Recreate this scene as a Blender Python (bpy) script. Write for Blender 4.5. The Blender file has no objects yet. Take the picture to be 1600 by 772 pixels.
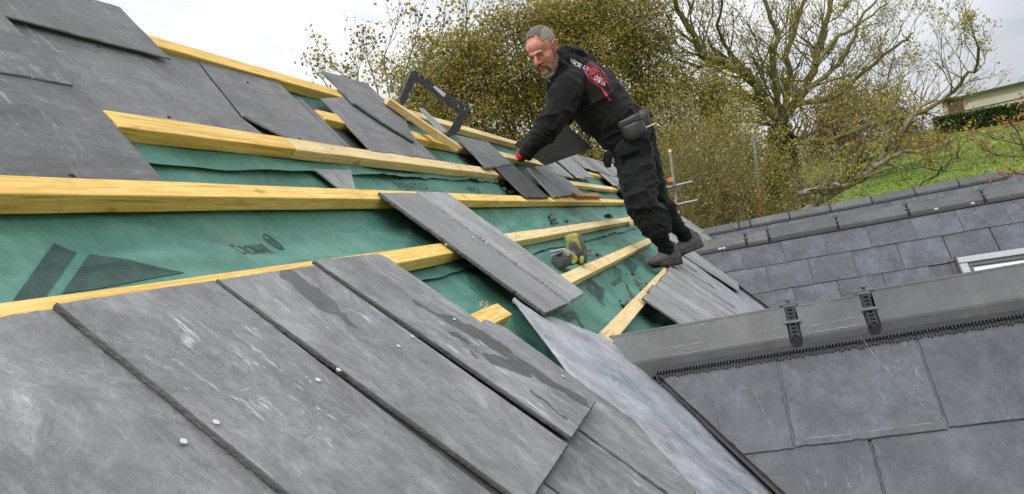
import bpy, bmesh, math, random
from mathutils import Vector, Matrix, noise
random.seed(7)
SC = bpy.context.scene
C = SC.collection
V = Vector
H = 6.6                                   # camera height above the ground beside the house

# ------------------------------------------------------------------ camera
YAW, PITCH, ROLL, FPX = 0.27899664, -0.00568912, 0.17715972, 1200.0
_f = V((-math.sin(YAW)*math.cos(PITCH), math.cos(YAW)*math.cos(PITCH), math.sin(PITCH)))
_r0 = V((math.cos(YAW), math.sin(YAW), 0)); _u0 = _r0.cross(_f)
_r = _r0*math.cos(ROLL) - _u0*math.sin(ROLL)
_u = _r0*math.sin(ROLL) + _u0*math.cos(ROLL)
CAM = V((0, 0, H))
cd = bpy.data.cameras.new('camera'); cam = bpy.data.objects.new('camera', cd); C.objects.link(cam)
M = Matrix((( _r.x, _u.x, -_f.x, CAM.x), (_r.y, _u.y, -_f.y, CAM.y), (_r.z, _u.z, -_f.z, CAM.z), (0,0,0,1)))
cam.matrix_world = M
cd.sensor_width = 36; cd.lens = 36*FPX/1600; cd.clip_start = 0.02; cd.clip_end = 4000
SC.camera = cam

# ------------------------------------------------------------------ world: overcast daylight
def nd(nt, t, **kw):
    n = nt.nodes.new(t)
    for k, v in kw.items(): setattr(n, k, v)
    return n
SUN_EL, SUN_AZ = math.radians(48), math.radians(200)      # azimuth from +Y, clockwise
w = bpy.data.worlds.new('World'); SC.world = w; w.use_nodes = True
nt = w.node_tree; nt.nodes.clear()
out = nd(nt, 'ShaderNodeOutputWorld'); bg = nd(nt, 'ShaderNodeBackground'); bg.inputs['Strength'].default_value = 0.1
sky = nd(nt, 'ShaderNodeTexSky', sky_type='NISHITA', sun_disc=False); sky.sun_elevation = SUN_EL; sky.sun_rotation = SUN_AZ
sky.dust_density = 3.0
tc = nd(nt, 'ShaderNodeTexCoord'); mp = nd(nt, 'ShaderNodeMapping'); mp.inputs['Scale'].default_value = (1.0, 1.0, 2.6)
mp.inputs['Location'].default_value = (0.3, 0.15, 0.55)
n1 = nd(nt, 'ShaderNodeTexNoise'); n1.inputs['Scale'].default_value = 2.1; n1.inputs['Detail'].default_value = 6; n1.inputs['Roughness'].default_value = 0.5
cr = nd(nt, 'ShaderNodeValToRGB'); e = cr.color_ramp.elements
e[0].position = 0.36; e[0].color = (4.2, 4.45, 5.0, 1); e[1].position = 0.62; e[1].color = (8.2, 8.1, 8.0, 1)
m_ = cr.color_ramp.elements.new(0.5); m_.color = (6.5, 6.65, 6.95, 1)
mx = nd(nt, 'ShaderNodeMix', data_type='RGBA'); mx.inputs[0].default_value = 0.93
L = nt.links.new
L(tc.outputs['Generated'], mp.inputs[0]); L(mp.outputs[0], n1.inputs['Vector']); L(n1.outputs['Fac'], cr.inputs[0])
sx = nd(nt, 'ShaderNodeSeparateXYZ'); L(tc.outputs['Generated'], sx.inputs[0])          # overcast sky brightens towards the zenith
mz = nd(nt, 'ShaderNodeMapRange'); mz.inputs['From Min'].default_value = 0; mz.inputs['From Max'].default_value = 1; mz.inputs['To Min'].default_value = 0.95; mz.inputs['To Max'].default_value = 2.3
L(sx.outputs['Z'], mz.inputs['Value']); vm = nd(nt, 'ShaderNodeVectorMath', operation='SCALE'); L(mx.outputs[2], vm.inputs[0]); L(mz.outputs[0], vm.inputs['Scale'])
L(sky.outputs[0], mx.inputs[6]); L(cr.outputs[0], mx.inputs[7]); L(vm.outputs[0], bg.inputs['Color']); L(bg.outputs[0], out.inputs[0])
sd = bpy.data.lights.new('sun', 'SUN'); sd.energy = 1.5; sd.angle = math.radians(11); sd.color = (1.0, 0.97, 0.92)
sun = bpy.data.objects.new('sun', sd); C.objects.link(sun); sun.location = (0, 0, 40)
sdir = V((math.sin(SUN_AZ)*math.cos(SUN_EL), math.cos(SUN_AZ)*math.cos(SUN_EL), math.sin(SUN_EL)))
sun.rotation_euler = sdir.to_track_quat('Z', 'Y').to_euler()
SC.view_settings.view_transform = 'Standard'; SC.view_settings.look = 'None'; SC.view_settings.exposure = 0.22; SC.view_settings.gamma = 1

# ------------------------------------------------------------------ helpers
def ray(px, py):
    return _r*((px-800)/FPX) - _u*((py-386)/FPX) + _f
def at(px, py, Y):
    """point of the place seen at a photo position, Y metres along the roof"""
    v = ray(px, py); return CAM + v*(Y/v.y)

def tag(o, label=None, cat=None, group=None, kind=None):
    if label: o['label'] = label
    if cat: o['category'] = cat
    if group: o['group'] = group
    if kind: o['kind'] = kind
    return o
def empty(name, loc, label=None, cat=None, group=None, parent=None):
    o = bpy.data.objects.new(name, None); C.objects.link(o); o.location = loc; o.empty_display_size = 0.2
    if parent: o.parent = parent
    return tag(o, label, cat, group)
def link(name, me, mat, parent=None):
    o = bpy.data.objects.new(name, me); C.objects.link(o)
    if mat and not me.materials: me.materials.append(mat)
    if parent is not None:
        o.parent = parent
        if parent.type == 'EMPTY': o.matrix_parent_inverse = Matrix.Translation(-parent.location)
    return o
def mesh(name, verts, faces, mat, parent=None, uv=None, smooth=False):
    me = bpy.data.meshes.new(name); me.from_pydata([tuple(v) for v in verts], [], faces)
    if uv is not None:
        ul = me.uv_layers.new(name='UVMap')
        for lp in me.loops: ul.data[lp.index].uv = uv[lp.vertex_index]
    if smooth: me.polygons.foreach_set('use_smooth', [True]*len(me.polygons))
    me.update()
    return link(name, me, mat, parent)

# geometry collectors (verts, faces)
class MB:
    def __init__(s): s.v = []; s.f = []; s.uv = []
    def add(s, vs, fs, uvs=None):
        b = len(s.v); s.v += [V(x) for x in vs]; s.f += [tuple(i+b for i in f) for f in fs]
        s.uv += (uvs if uvs else [(0, 0)]*len(vs)); return s
    def box(s, c, ax, ay, az):
        """c centre, ax/ay/az half-extent vectors"""
        c = V(c); vs = [c+ax*i+ay*j+az*k for k in (-1, 1) for j in (-1, 1) for i in (-1, 1)]
        return s.add(vs, [(0,2,3,1), (4,5,7,6), (0,1,5,4), (2,6,7,3), (0,4,6,2), (1,3,7,5)])
    def tube(s, pts, rad, n=8, cap=True):
        pts = [V(p) for p in pts]; rings = []
        if not hasattr(rad, '__len__'): rad = [rad]*len(pts)
        up = None; vs = []; fs = []
        for i, p in enumerate(pts):
            d = (pts[min(i+1, len(pts)-1)] - pts[max(i-1, 0)])
            if d.length < 1e-9: d = V((0, 0, 1))
            d.normalize()
            if up is None: up = d.orthogonal().normalized()
            a = up - d*up.dot(d)
            if a.length < 1e-6: a = d.orthogonal()
            a.normalize(); up = a; b = d.cross(a)
            for k in range(n):
                t = 2*math.pi*k/n; vs.append(p + (a*math.cos(t) + b*math.sin(t))*rad[i])
        for i in range(len(pts)-1):
            for k in range(n):
                k2 = (k+1) % n; fs.append((i*n+k, i*n+k2, (i+1)*n+k2, (i+1)*n+k))
        if cap:
            fs.append(tuple(range(n))[::-1]); fs.append(tuple((len(pts)-1)*n+k for k in range(n)))
        return s.add(vs, fs)
    def build(s, name, mat, parent=None, smooth=False, uv=False):
        return mesh(name, s.v, s.f, mat, parent, s.uv if uv else None, smooth)

def bevel_mod(o, w=0.002, seg=2):
    m = o.modifiers.new('bevel', 'BEVEL'); m.width = w; m.segments = seg; m.limit_method = 'ANGLE'; return o

# ------------------------------------------------------------------ materials
def mat_new(name, rough=0.7, spec=0.4):
    m = bpy.data.materials.new(name); m.use_nodes = True; nt = m.node_tree
    b = nt.nodes['Principled BSDF']; b.inputs['Roughness'].default_value = rough
    b.inputs['Specular IOR Level'].default_value = spec
    return m, nt, b
def ramp(nt, fac, stops):
    r = nd(nt, 'ShaderNodeValToRGB'); el = r.color_ramp.elements
    el[0].position, el[0].color = stops[0][0], (*stops[0][1], 1)
    el[1].position, el[1].color = stops[-1][0], (*stops[-1][1], 1)
    for p, c in stops[1:-1]:
        x = el.new(p); x.color = (*c, 1)
    if fac is not None: nt.links.new(fac, r.inputs[0])
    return r.outputs[0]
def g(x): return (x, x, x)
def mix(nt, fac, a, b, mode='MIX'):
    n = nd(nt, 'ShaderNodeMix', data_type='RGBA', blend_type=mode)
    for s, v in ((n.inputs[0], fac), (n.inputs[6], a), (n.inputs[7], b)):
        if hasattr(v, 'links') or isinstance(v, bpy.types.NodeSocket): nt.links.new(v, s)
        elif isinstance(v, (int, float)): s.default_value = v
        else: s.default_value = (*v, 1) if len(v) == 3 else v
    return n.outputs[2]
def mth(nt, op, a, b=0.0, c=None, clamp=False):
    n = nd(nt, 'ShaderNodeMath', operation=op, use_clamp=clamp)
    for s, v in zip(n.inputs, (a, b) if c is None else (a, b, c)):
        if isinstance(v, bpy.types.NodeSocket): nt.links.new(v, s)
        else: s.default_value = v
    return n.outputs[0]
def coords(nt, src='Object', scale=(1,1,1), rot=(0,0,0), rand=0.0):
    if src == 'UV': t = nd(nt, 'ShaderNodeUVMap').outputs[0]
    else: t = nd(nt, 'ShaderNodeTexCoord').outputs[src]
    if rand:
        oi = nd(nt, 'ShaderNodeObjectInfo'); cx = nd(nt, 'ShaderNodeCombineXYZ')
        a = mth(nt, 'MULTIPLY', oi.outputs['Random'], rand)
        nt.links.new(a, cx.inputs[0]); nt.links.new(mth(nt, 'MULTIPLY', a, 1.7), cx.inputs[1]); nt.links.new(mth(nt, 'MULTIPLY', a, 0.6), cx.inputs[2])
        va = nd(nt, 'ShaderNodeVectorMath', operation='ADD'); nt.links.new(t, va.inputs[0]); nt.links.new(cx.outputs[0], va.inputs[1]); t = va.outputs[0]
    m = nd(nt, 'ShaderNodeMapping'); m.inputs['Scale'].default_value = scale; m.inputs['Rotation'].default_value = rot
    nt.links.new(t, m.inputs[0]); return m.outputs[0]
def noi(nt, vec, scale, detail=4, rough=0.55, dist=0.0, out='Fac'):
    n = nd(nt, 'ShaderNodeTexNoise'); n.inputs['Scale'].default_value = scale; n.inputs['Detail'].default_value = detail
    n.inputs['Roughness'].default_value = rough; n.inputs['Distortion'].default_value = dist
    if vec is not None: nt.links.new(vec, n.inputs['Vector'])
    return n.outputs[out]
def bump(nt, b, h, strength=0.3, dist=0.002, prev=None):
    n = nd(nt, 'ShaderNodeBump'); n.inputs['Strength'].default_value = strength; n.inputs['Distance'].default_value = dist
    nt.links.new(h, n.inputs['Height'])
    if prev is not None: nt.links.new(prev, n.inputs['Normal'])
    nt.links.new(n.outputs[0], b.inputs['Normal']); return n.outputs[0]

def slate_mat(name, lo, hi, chalk=0.5, streak=(5, 1.6, 1), wet=None, grain=0.0, rough=0.62, tint=(1.0, 1.0, 1.0), rotz=0.6, spec=.45, riven=.3):
    m, nt, b = mat_new(name, rough, spec); Lk = nt.links.new
    uv = coords(nt, 'UV', rand=37.0)
    st = coords(nt, 'UV', scale=streak, rot=(0, 0, rotz), rand=37.0)
    big = noi(nt, uv, 5.0, 5, 0.62, 0.15)
    fine = noi(nt, st, 13, 10, 0.74, 0.35)
    col = ramp(nt, mth(nt, 'MULTIPLY_ADD', big, 0.55, mth(nt, 'MULTIPLY', fine, 0.45)), [(0.38, tuple(lo*t for t in tint)), (0.5, tuple((lo+hi)/2*t for t in tint)), (0.61, tuple(hi*t for t in tint))])
    # cloudy chalk smears and short pale scuffs
    sm = ramp(nt, noi(nt, st, 3.0, 10, 0.80, 0.5), [(0.46, g(0)), (0.55, g(.3)), (0.68, g(1))])
    fl = ramp(nt, noi(nt, coords(nt, 'UV', scale=(60, 16, 1), rot=(0, 0, rotz+.1), rand=19.0), 1.0, 7, 0.75, 0.5), [(0.56, g(0)), (0.66, g(1))])
    sc1 = ramp(nt, noi(nt, coords(nt, 'UV', scale=(9, 130, 1), rot=(0, 0, 1.1), rand=29.0), 1.0, 2, 0.5, 0.3), [(0.70, g(0)), (0.75, g(1))])
    sc = mth(nt, 'MAXIMUM', fl, mth(nt, 'MULTIPLY', sc1, 0.5))
    area = ramp(nt, noi(nt, uv, 3.6, 4, 0.6), [(0.46, g(0)), (0.62, g(1))])
    sc = mth(nt, 'MULTIPLY', sc, area)
    pale = tuple(min(1, (hi*1.75+0.03)*t) for t in tint)
    col = mix(nt, mth(nt, 'MULTIPLY', sm, chalk*0.75), col, pale)
    col = mix(nt, mth(nt, 'MULTIPLY', sc, min(1, chalk*1.0)), col, tuple(min(1, p*1.45) for p in pale))
    gn = noi(nt, uv, 420, 3, .7); col = mix(nt, .35, col, ramp(nt, gn, [(.3, g(.72)), (.7, g(1.25))]), 'MULTIPLY')
    dk = ramp(nt, noi(nt, st, 2.3, 9, 0.74, 0.4), [(0.50, g(0)), (0.66, g(1))])
    col = mix(nt, mth(nt, 'MULTIPLY', dk, 0.5), col, tuple(lo*0.62*t for t in tint))
    cn = noi(nt, coords(nt, 'UV', scale=(1, .55, 1), rot=(0, 0, rotz), rand=53.0), 5.5, 5, 0.55, .4)
    fr_ = mth(nt, 'FRACT', mth(nt, 'MULTIPLY', cn, 26.0)); ln_ = ramp(nt, fr_, [(0.0, g(1)), (0.16, g(0)), (.84, g(0))]); am = ramp(nt, noi(nt, uv, 4.2, 3, .5), [(.50, g(0)), (.60, g(1))])
    ctr = mth(nt, 'MULTIPLY', ln_, am)
    col = mix(nt, mth(nt, 'MULTIPLY', ctr, riven), col, tuple(lo*0.75*t for t in tint))
    oi = nd(nt, 'ShaderNodeObjectInfo')
    col = mix(nt, 1.0, col, ramp(nt, oi.outputs['Random'], [(0, g(0.86)), (1, g(1.1))]), 'MULTIPLY')
    r_ = mth(nt, 'MULTIPLY_ADD', fine, 0.22, rough-0.11)
    if grain:
        gr = noi(nt, coords(nt, 'UV', scale=(60, 3.0, 1), rand=11.0), 1.0, 6, 0.7, 0.6)
        col = mix(nt, grain, col, ramp(nt, gr, [(0.33, g(0.35)), (0.5, g(0.85)), (0.66, g(1.5))]), 'MULTIPLY')
    if wet:
        t = nd(nt, 'ShaderNodeUVMap').outputs[0]
        nz = nd(nt, 'ShaderNodeVectorMath', operation='MULTIPLY_ADD')
        nn = noi(nt, t, 16, 4, 0.55, 0, 'Color'); nt.links.new(nn, nz.inputs[0]); nz.inputs[1].default_value = (0.07, 0.07, 0); 
        Lk(t, nz.inputs[2]); p = nz.outputs[0]
        wm = None
        for (ax, ay, bx, by, rr) in wet:
            A = V((ax+0.035, ay+0.035, 0)); D = V((bx-ax, by-ay, 0)); l2 = D.length_squared
            s1 = nd(nt, 'ShaderNodeVectorMath', operation='SUBTRACT'); Lk(p, s1.inputs[0]); s1.inputs[1].default_value = A
            dt = nd(nt, 'ShaderNodeVectorMath', operation='DOT_PRODUCT'); Lk(s1.outputs[0], dt.inputs[0]); dt.inputs[1].default_value = D/l2
            cl = mth(nt, 'ADD', dt.outputs['Value'], 0, clamp=True)
            scv = nd(nt, 'ShaderNodeVectorMath', operation='SCALE'); scv.inputs[0].default_value = D; Lk(cl, scv.inputs['Scale'])
            s2 = nd(nt, 'ShaderNodeVectorMath', operation='SUBTRACT'); Lk(s1.outputs[0], s2.inputs[0]); Lk(scv.outputs[0], s2.inputs[1])
            ln = nd(nt, 'ShaderNodeVectorMath', operation='LENGTH'); Lk(s2.outputs[0], ln.inputs[0])
            k = mth(nt, 'SUBTRACT', rr, ln.outputs['Value'])
            k = mth(nt, 'MULTIPLY', k, 500.0, clamp=True)
            wm = k if wm is None else mth(nt, 'MAXIMUM', wm, k)
        col = mix(nt, wm, col, mix(nt, 1.0, col, (0.28, 0.28, 0.29), 'MULTIPLY'))
        r_ = mth(nt, 'MULTIPLY_ADD', wm, -0.22, r_)
    Lk(col, b.inputs['Base Color']); Lk(r_, b.inputs['Roughness'])
    # riven surface: shallow flakes and ripples
    rip = noi(nt, coords(nt, 'UV', scale=(1, 1, 1), rand=37.0), 30, 6, 0.66, 1.4)
    n1 = bump(nt, b, fine, 0.45, 0.003)
    n2 = bump(nt, b, rip, 0.4, 0.0035, n1)
    n2 = bump(nt, b, mth(nt, 'MULTIPLY', mth(nt, 'FLOOR', mth(nt, 'MULTIPLY', cn, 26.0)), .5), 0.25, 0.0012, n2)
    if grain: bump(nt, b, gr, 0.5, 0.003, n2)
    return m
# ------------------------------------------------------------------ materials of the roof
M_SL_FG = slate_mat('slate_foreground', 0.125, 0.25, 0.95, streak=(3.2, 2.0, 1), tint=(.985, 1.0, 1.02), riven=.45, rough=.56, wet=[(1.16,-.335,1.155,-.37,.032),(1.165,-.37,1.15,-.42,.024),(1.16,-.43,1.145,-.475,.012),(1.41,-.47,1.455,-.56,.010),(1.46,-.54,1.50,-.66,.032),(1.49,-.66,1.50,-.76,.030),(1.42,-.66,1.46,-.72,.022),(1.50,-.76,1.525,-.84,.018),(1.39,-.57,1.40,-.60,.010),(1.40,-.76,1.385,-.83,.007),(1.37,-.62,1.37,-.64,.006)])
M_SL_UP = slate_mat('slate_upper', 0.105, 0.185, 0.55, streak=(2.2, 6, 1), rotz=0.5)
M_SL_MID = slate_mat('slate_smooth_damp', 0.16, 0.23, 0.22, rough=0.5)
M_SL_MID2 = slate_mat('slate_chalky', 0.19, 0.31, 0.55)
M_SL_LEDGE = slate_mat('slate_grained', 0.19, 0.36, 0.55, grain=0.65, streak=(14, 2.2, 1), rotz=0.0, rough=0.55)
M_SL_WING = slate_mat('slate_blue_grey', 0.052, 0.112, 0.45, tint=(0.90, 1.0, 1.13), rough=0.5, streak=(2.5, 2.0, 1))
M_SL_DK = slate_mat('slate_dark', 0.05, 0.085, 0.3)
M_EDGE_SHADE = slate_mat('slate_broken_edge_shade', 0.045, 0.10, 0.35)  # slate side faces: shade put into a darker base colour
def tile_mat():
    m, nt, b = mat_new('ridge_tile_clay', 0.62, 0.4)
    v = coords(nt, 'Object', rand=9.0); n = noi(nt, v, 5, 9, 0.72, 0.0); n2 = noi(nt, v, 220, 4, 0.7)
    c = ramp(nt, n, [(0.36, (0.084, 0.086, 0.090)), (0.5, (0.104, 0.106, 0.110)), (0.66, (0.136, 0.138, 0.141))])
    oi = nd(nt, 'ShaderNodeObjectInfo'); c = mix(nt, 1.0, c, ramp(nt, oi.outputs['Random'], [(0, (.82, .82, .84)), (1, (1.12, 1.10, 1.06))]), 'MULTIPLY')
    lc = ramp(nt, noi(nt, v, 38, 6, .7), [(.64, g(0)), (.72, g(1))]); c = mix(nt, mth(nt, 'MULTIPLY', lc, .35), c, (.26, .26, .23))
    wt = ramp(nt, noi(nt, coords(nt, 'Object', scale=(14, 1.5, 1.5), rand=9.0), 1.3, 6, .7), [(.5, g(0)), (.7, g(1))]); c = mix(nt, mth(nt, 'MULTIPLY', wt, .4), c, (.065, .063, .06))
    sp = ramp(nt, noi(nt, coords(nt, 'Object', scale=(3, 40, 40), rand=9.0), 2.0, 4, 0.6), [(0.66, g(0)), (0.74, g(1))])
    c = mix(nt, mth(nt, 'MULTIPLY', sp, 0.5), c, (0.42, 0.40, 0.36))
    nt.links.new(c, b.inputs['Base Color']); bump(nt, b, n2, 0.25, 0.001, bump(nt, b, n, 0.2, 0.003)); return m
M_TILE = tile_mat()
def wood_mat(name, a, c_, dark, knots=0.5):
    m, nt, b = mat_new(name, 0.75, 0.25)
    v = coords(nt, 'Object', scale=(26, 1.3, 26), rand=13.0)
    n = noi(nt, v, 3.2, 7, 0.62, 1.4); big = noi(nt, coords(nt, 'Object', rand=5.0), 5.0, 4, 0.6)
    c = ramp(nt, n, [(0.30, dark), (0.43, c_), (0.60, a)])
    st_ = ramp(nt, noi(nt, coords(nt, 'Object', rand=21.0), 11, 5, .65), [(.58, g(0)), (.7, g(1))]); c = mix(nt, mth(nt, 'MULTIPLY', st_, .35), c, tuple(x*.55 for x in c_))
    cr_ = ramp(nt, noi(nt, coords(nt, 'Object', scale=(70, 2.2, 70), rand=31.0), 1.5, 3, .5), [(.66, g(0)), (.70, g(1))]); c = mix(nt, mth(nt, 'MULTIPLY', cr_, .6), c, tuple(x*.4 for x in dark))
    c = mix(nt, mth(nt, 'MULTIPLY', ramp(nt, big, [(0.45, g(0)), (0.7, g(1))]), 0.45), c, tuple(x*0.72 for x in c_))
    k = ramp(nt, noi(nt, coords(nt, 'Object', scale=(9, 5, 9), rand=3.0), 1.6, 2, 0.5), [(0.67, g(0)), (0.71, g(1))])
    c = mix(nt, mth(nt, 'MULTIPLY', k, knots), c, tuple(x*0.45 for x in dark))
    nt.links.new(c, b.inputs['Base Color']); bump(nt, b, noi(nt, coords(nt, 'Object', scale=(60, 4, 60)), 4, 5, 0.7), 0.5, 0.0015); return m
M_WOOD = wood_mat('treated_batten', (0.88, 0.62, 0.23), (0.76, 0.48, 0.125), (0.50, 0.29, 0.06))
M_WOOD_P = wood_mat('fresh_timber', (0.84, 0.66, 0.38), (0.76, 0.56, 0.27), (0.55, 0.36, 0.14))
M_WOOD_END = wood_mat('sawn_end', (0.42, 0.22, 0.08), (0.3, 0.14, 0.05), (0.15, 0.07, 0.03))
def under_mat():
    m, nt, b = mat_new('green_underlay', 0.55, 0.35)
    v = coords(nt, 'UV'); n = noi(nt, v, 4, 5, 0.6); f = noi(nt, coords(nt, 'UV', scale=(1, 0.35, 1)), 60, 4, 0.6)
    c = ramp(nt, mth(nt, 'MULTIPLY_ADD', n, 0.7, mth(nt, 'MULTIPLY', f, 0.3)), [(0.36, (0.040, 0.150, 0.112)), (0.5, (0.070, 0.215, 0.160)), (0.66, (0.125, 0.30, 0.235))])
    du = ramp(nt, noi(nt, v, 2.2, 6, 0.7, 1.0), [(0.52, g(0)), (0.75, g(1))])
    c = mix(nt, mth(nt, 'MULTIPLY', du, 0.35), c, (0.22, 0.40, 0.33))
    wv = nd(nt, 'ShaderNodeTexWave', wave_type='BANDS', bands_direction='X'); wv.inputs['Scale'].default_value = 76; wv.inputs['Distortion'].default_value = 0.6
    nt.links.new(v, wv.inputs['Vector'])
    w2 = nd(nt, 'ShaderNodeTexWave', wave_type='BANDS', bands_direction='Y'); w2.inputs['Scale'].default_value = 110; nt.links.new(v, w2.inputs['Vector'])
    h = mth(nt, 'MULTIPLY', wv.outputs['Fac'], w2.outputs['Fac'])
    c = mix(nt, mth(nt, 'MULTIPLY', h, .35), c, (0.16, 0.38, 0.31)); dt = ramp(nt, noi(nt, v, 14, 6, .75), [(.58, g(0)), (.72, g(1))]); c = mix(nt, mth(nt, 'MULTIPLY', dt, .45), c, (.035, .07, .058))
    ds = ramp(nt, noi(nt, v, 5, 8, .8, .6), [(.54, g(0)), (.68, g(1))]); c = mix(nt, mth(nt, 'MULTIPLY', ds, .30), c, (.26, .36, .31)); nt.links.new(c, b.inputs['Base Color'])
    bump(nt, b, noi(nt, v, 22, 4, 0.6, 0.5), 0.35, 0.006, bump(nt, b, h, 0.6, 0.002)); return m
M_UND = under_mat()
def flat_mat(name, col, rough=0.6, spec=0.4, metal=0.0, var=0.25, sc=30, bmp=0.15):
    m, nt, b = mat_new(name, rough, spec); n = noi(nt, coords(nt, 'Object', rand=7.0), sc, 5, 0.6)
    c = ramp(nt, n, [(0.3, tuple(x*(1-var) for x in col)), (0.7, tuple(min(1, x*(1+var)) for x in col))])
    nt.links.new(c, b.inputs['Base Color']); b.inputs['Metallic'].default_value = metal
    if bmp: bump(nt, b, n, bmp, 0.001)
    return m
def ink_mat():
    m, nt, b = mat_new('print_ink', 0.55, 0.35); v = coords(nt, 'UV'); n = noi(nt, v, 30, 6, .7)
    w1 = nd(nt, 'ShaderNodeTexWave', wave_type='BANDS', bands_direction='X'); w1.inputs['Scale'].default_value = 76; w1.inputs['Distortion'].default_value = .6; nt.links.new(v, w1.inputs['Vector'])
    w2 = nd(nt, 'ShaderNodeTexWave', wave_type='BANDS', bands_direction='Y'); w2.inputs['Scale'].default_value = 110; nt.links.new(v, w2.inputs['Vector'])
    h = mth(nt, 'MULTIPLY', w1.outputs['Fac'], w2.outputs['Fac']); c = ramp(nt, mth(nt, 'MULTIPLY_ADD', n, .8, mth(nt, 'MULTIPLY', h, .25)), [(.3, (.016, .045, .037)), (.55, (.030, .080, .065)), (.75, (.060, .155, .12))])
    nt.links.new(c, b.inputs['Base Color']); bump(nt, b, h, .5, .0015); return m
M_PRINT = ink_mat()
M_BLACKP = flat_mat('black_plastic', (0.02, 0.02, 0.022), 0.45)
M_GREYP = flat_mat('grey_plastic', (0.10, 0.10, 0.11), 0.5)
M_NAIL = flat_mat('galvanised_nail', (0.62, 0.62, 0.60), 0.45, 0.5, metal=0.5, var=0.1)
M_DECK = flat_mat('light_block_deck', (0.05, 0.045, 0.04), 0.9)  # for the unseen solid deck added under the underlay to block light
M_WALL = flat_mat('rendered_wall', (0.55, 0.53, 0.48), 0.9, sc=8)
def lead_mat():
    m, nt, b = mat_new('lead_sheet', 0.5, 0.4)
    v = coords(nt, 'UV', scale=(1.2, .8, 1), rot=(0, 0, .5)); n = noi(nt, v, 9, 10, 0.78, 0.15)
    c = ramp(nt, n, [(0.36, (0.17, 0.18, 0.205)), (0.47, (0.30, 0.31, 0.335)), (0.55, (0.37, 0.378, 0.40)), (0.66, (0.52, 0.53, 0.55))])
    bl = ramp(nt, noi(nt, v, 3.5, 4, 0.6, .6), [(0.5, g(0)), (0.68, g(1))]); c = mix(nt, mth(nt, 'MULTIPLY', bl, 0.28), c, (0.25, 0.32, 0.44))
    br = ramp(nt, noi(nt, v, 4.5, 3, 0.6, .3), [(0.6, g(0)), (0.75, g(1))]); c = mix(nt, mth(nt, 'MULTIPLY', br, 0.35), c, (0.20, 0.17, 0.14))
    sc = ramp(nt, noi(nt, coords(nt, 'UV', rot=(0, 0, 0.9), scale=(6, 150, 8)), 1.0, 3, 0.6), [(0.66, g(0)), (0.72, g(1))]); c = mix(nt, mth(nt, 'MULTIPLY', sc, 0.5), c, (0.62, 0.62, 0.60))
    nt.links.new(c, b.inputs['Base Color']); b.inputs['Metallic'].default_value = 0.25
    nt.links.new(ramp(nt, n, [(0.3, g(0.45)), (0.7, g(0.7))]), b.inputs['Roughness'])
    bump(nt, b, noi(nt, v, 60, 5, 0.7), 0.35, 0.0015, bump(nt, b, noi(nt, v, 5, 5, 0.6, 1.0), 0.4, 0.008)); return m
M_LEAD = lead_mat()

# ------------------------------------------------------------------ roof planes
PL, PU, PT = math.radians(44.5), math.radians(53.0), math.radians(46.0)
Q = V((-0.97461634, 0, 0.22388165 + H))
def RP(a, b, h=0.0):
    """main roof: a metres along the battens, b metres up the slope from the third batten, h above the battens"""
    if b <= 0: return Q + V((-b*math.cos(PL) + h*math.sin(PL), a, b*math.sin(PL) + h*math.cos(PL)))
    return Q + V((-b*math.cos(PU) + h*math.sin(PU), a, b*math.sin(PU) + h*math.cos(PU)))
def onroof(px, py, h=0.0):
    v = ray(px, py)
    for p, lo in ((PL, True), (PU, False)):
        n = V((math.sin(p), 0, math.cos(p))); q = Q + n*h
        t = n.dot(q-CAM)/n.dot(v); P = CAM+v*t; s = -(P-q).dot(V((math.cos(p), 0, -math.sin(p))))
        if (s <= 0) == lo: return (P.y, s)
    return (P.y, 0.0)
KT = {1: (1.93, 2.305), 2: (5.25, 6.98), 3: (8.60, 11.63)}       # plane constant, ridge y
LIFT = {1: (0.022, 0.034), 2: (0.0, 0.016), 3: (0.0, 0.022)}         # the cross ridges run very slightly uphill
def TP(i, a, b, h=0.0):
    """cross roof i, near slope: a = x, b metres up from its ridge (negative), h above the slates' bed"""
    k, yr = KT[i]; z = (-k + yr*math.sin(PT))/math.cos(PT)
    return V((a, yr + b*math.cos(PT) - h*math.sin(PT), H + z + b*math.sin(PT) + h*math.cos(PT) + LIFT[i][0] + LIFT[i][1]*a))
def valley_x(z): return -0.97461634 + (0.22388165 - (z-H))/math.tan(PL) 

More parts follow.
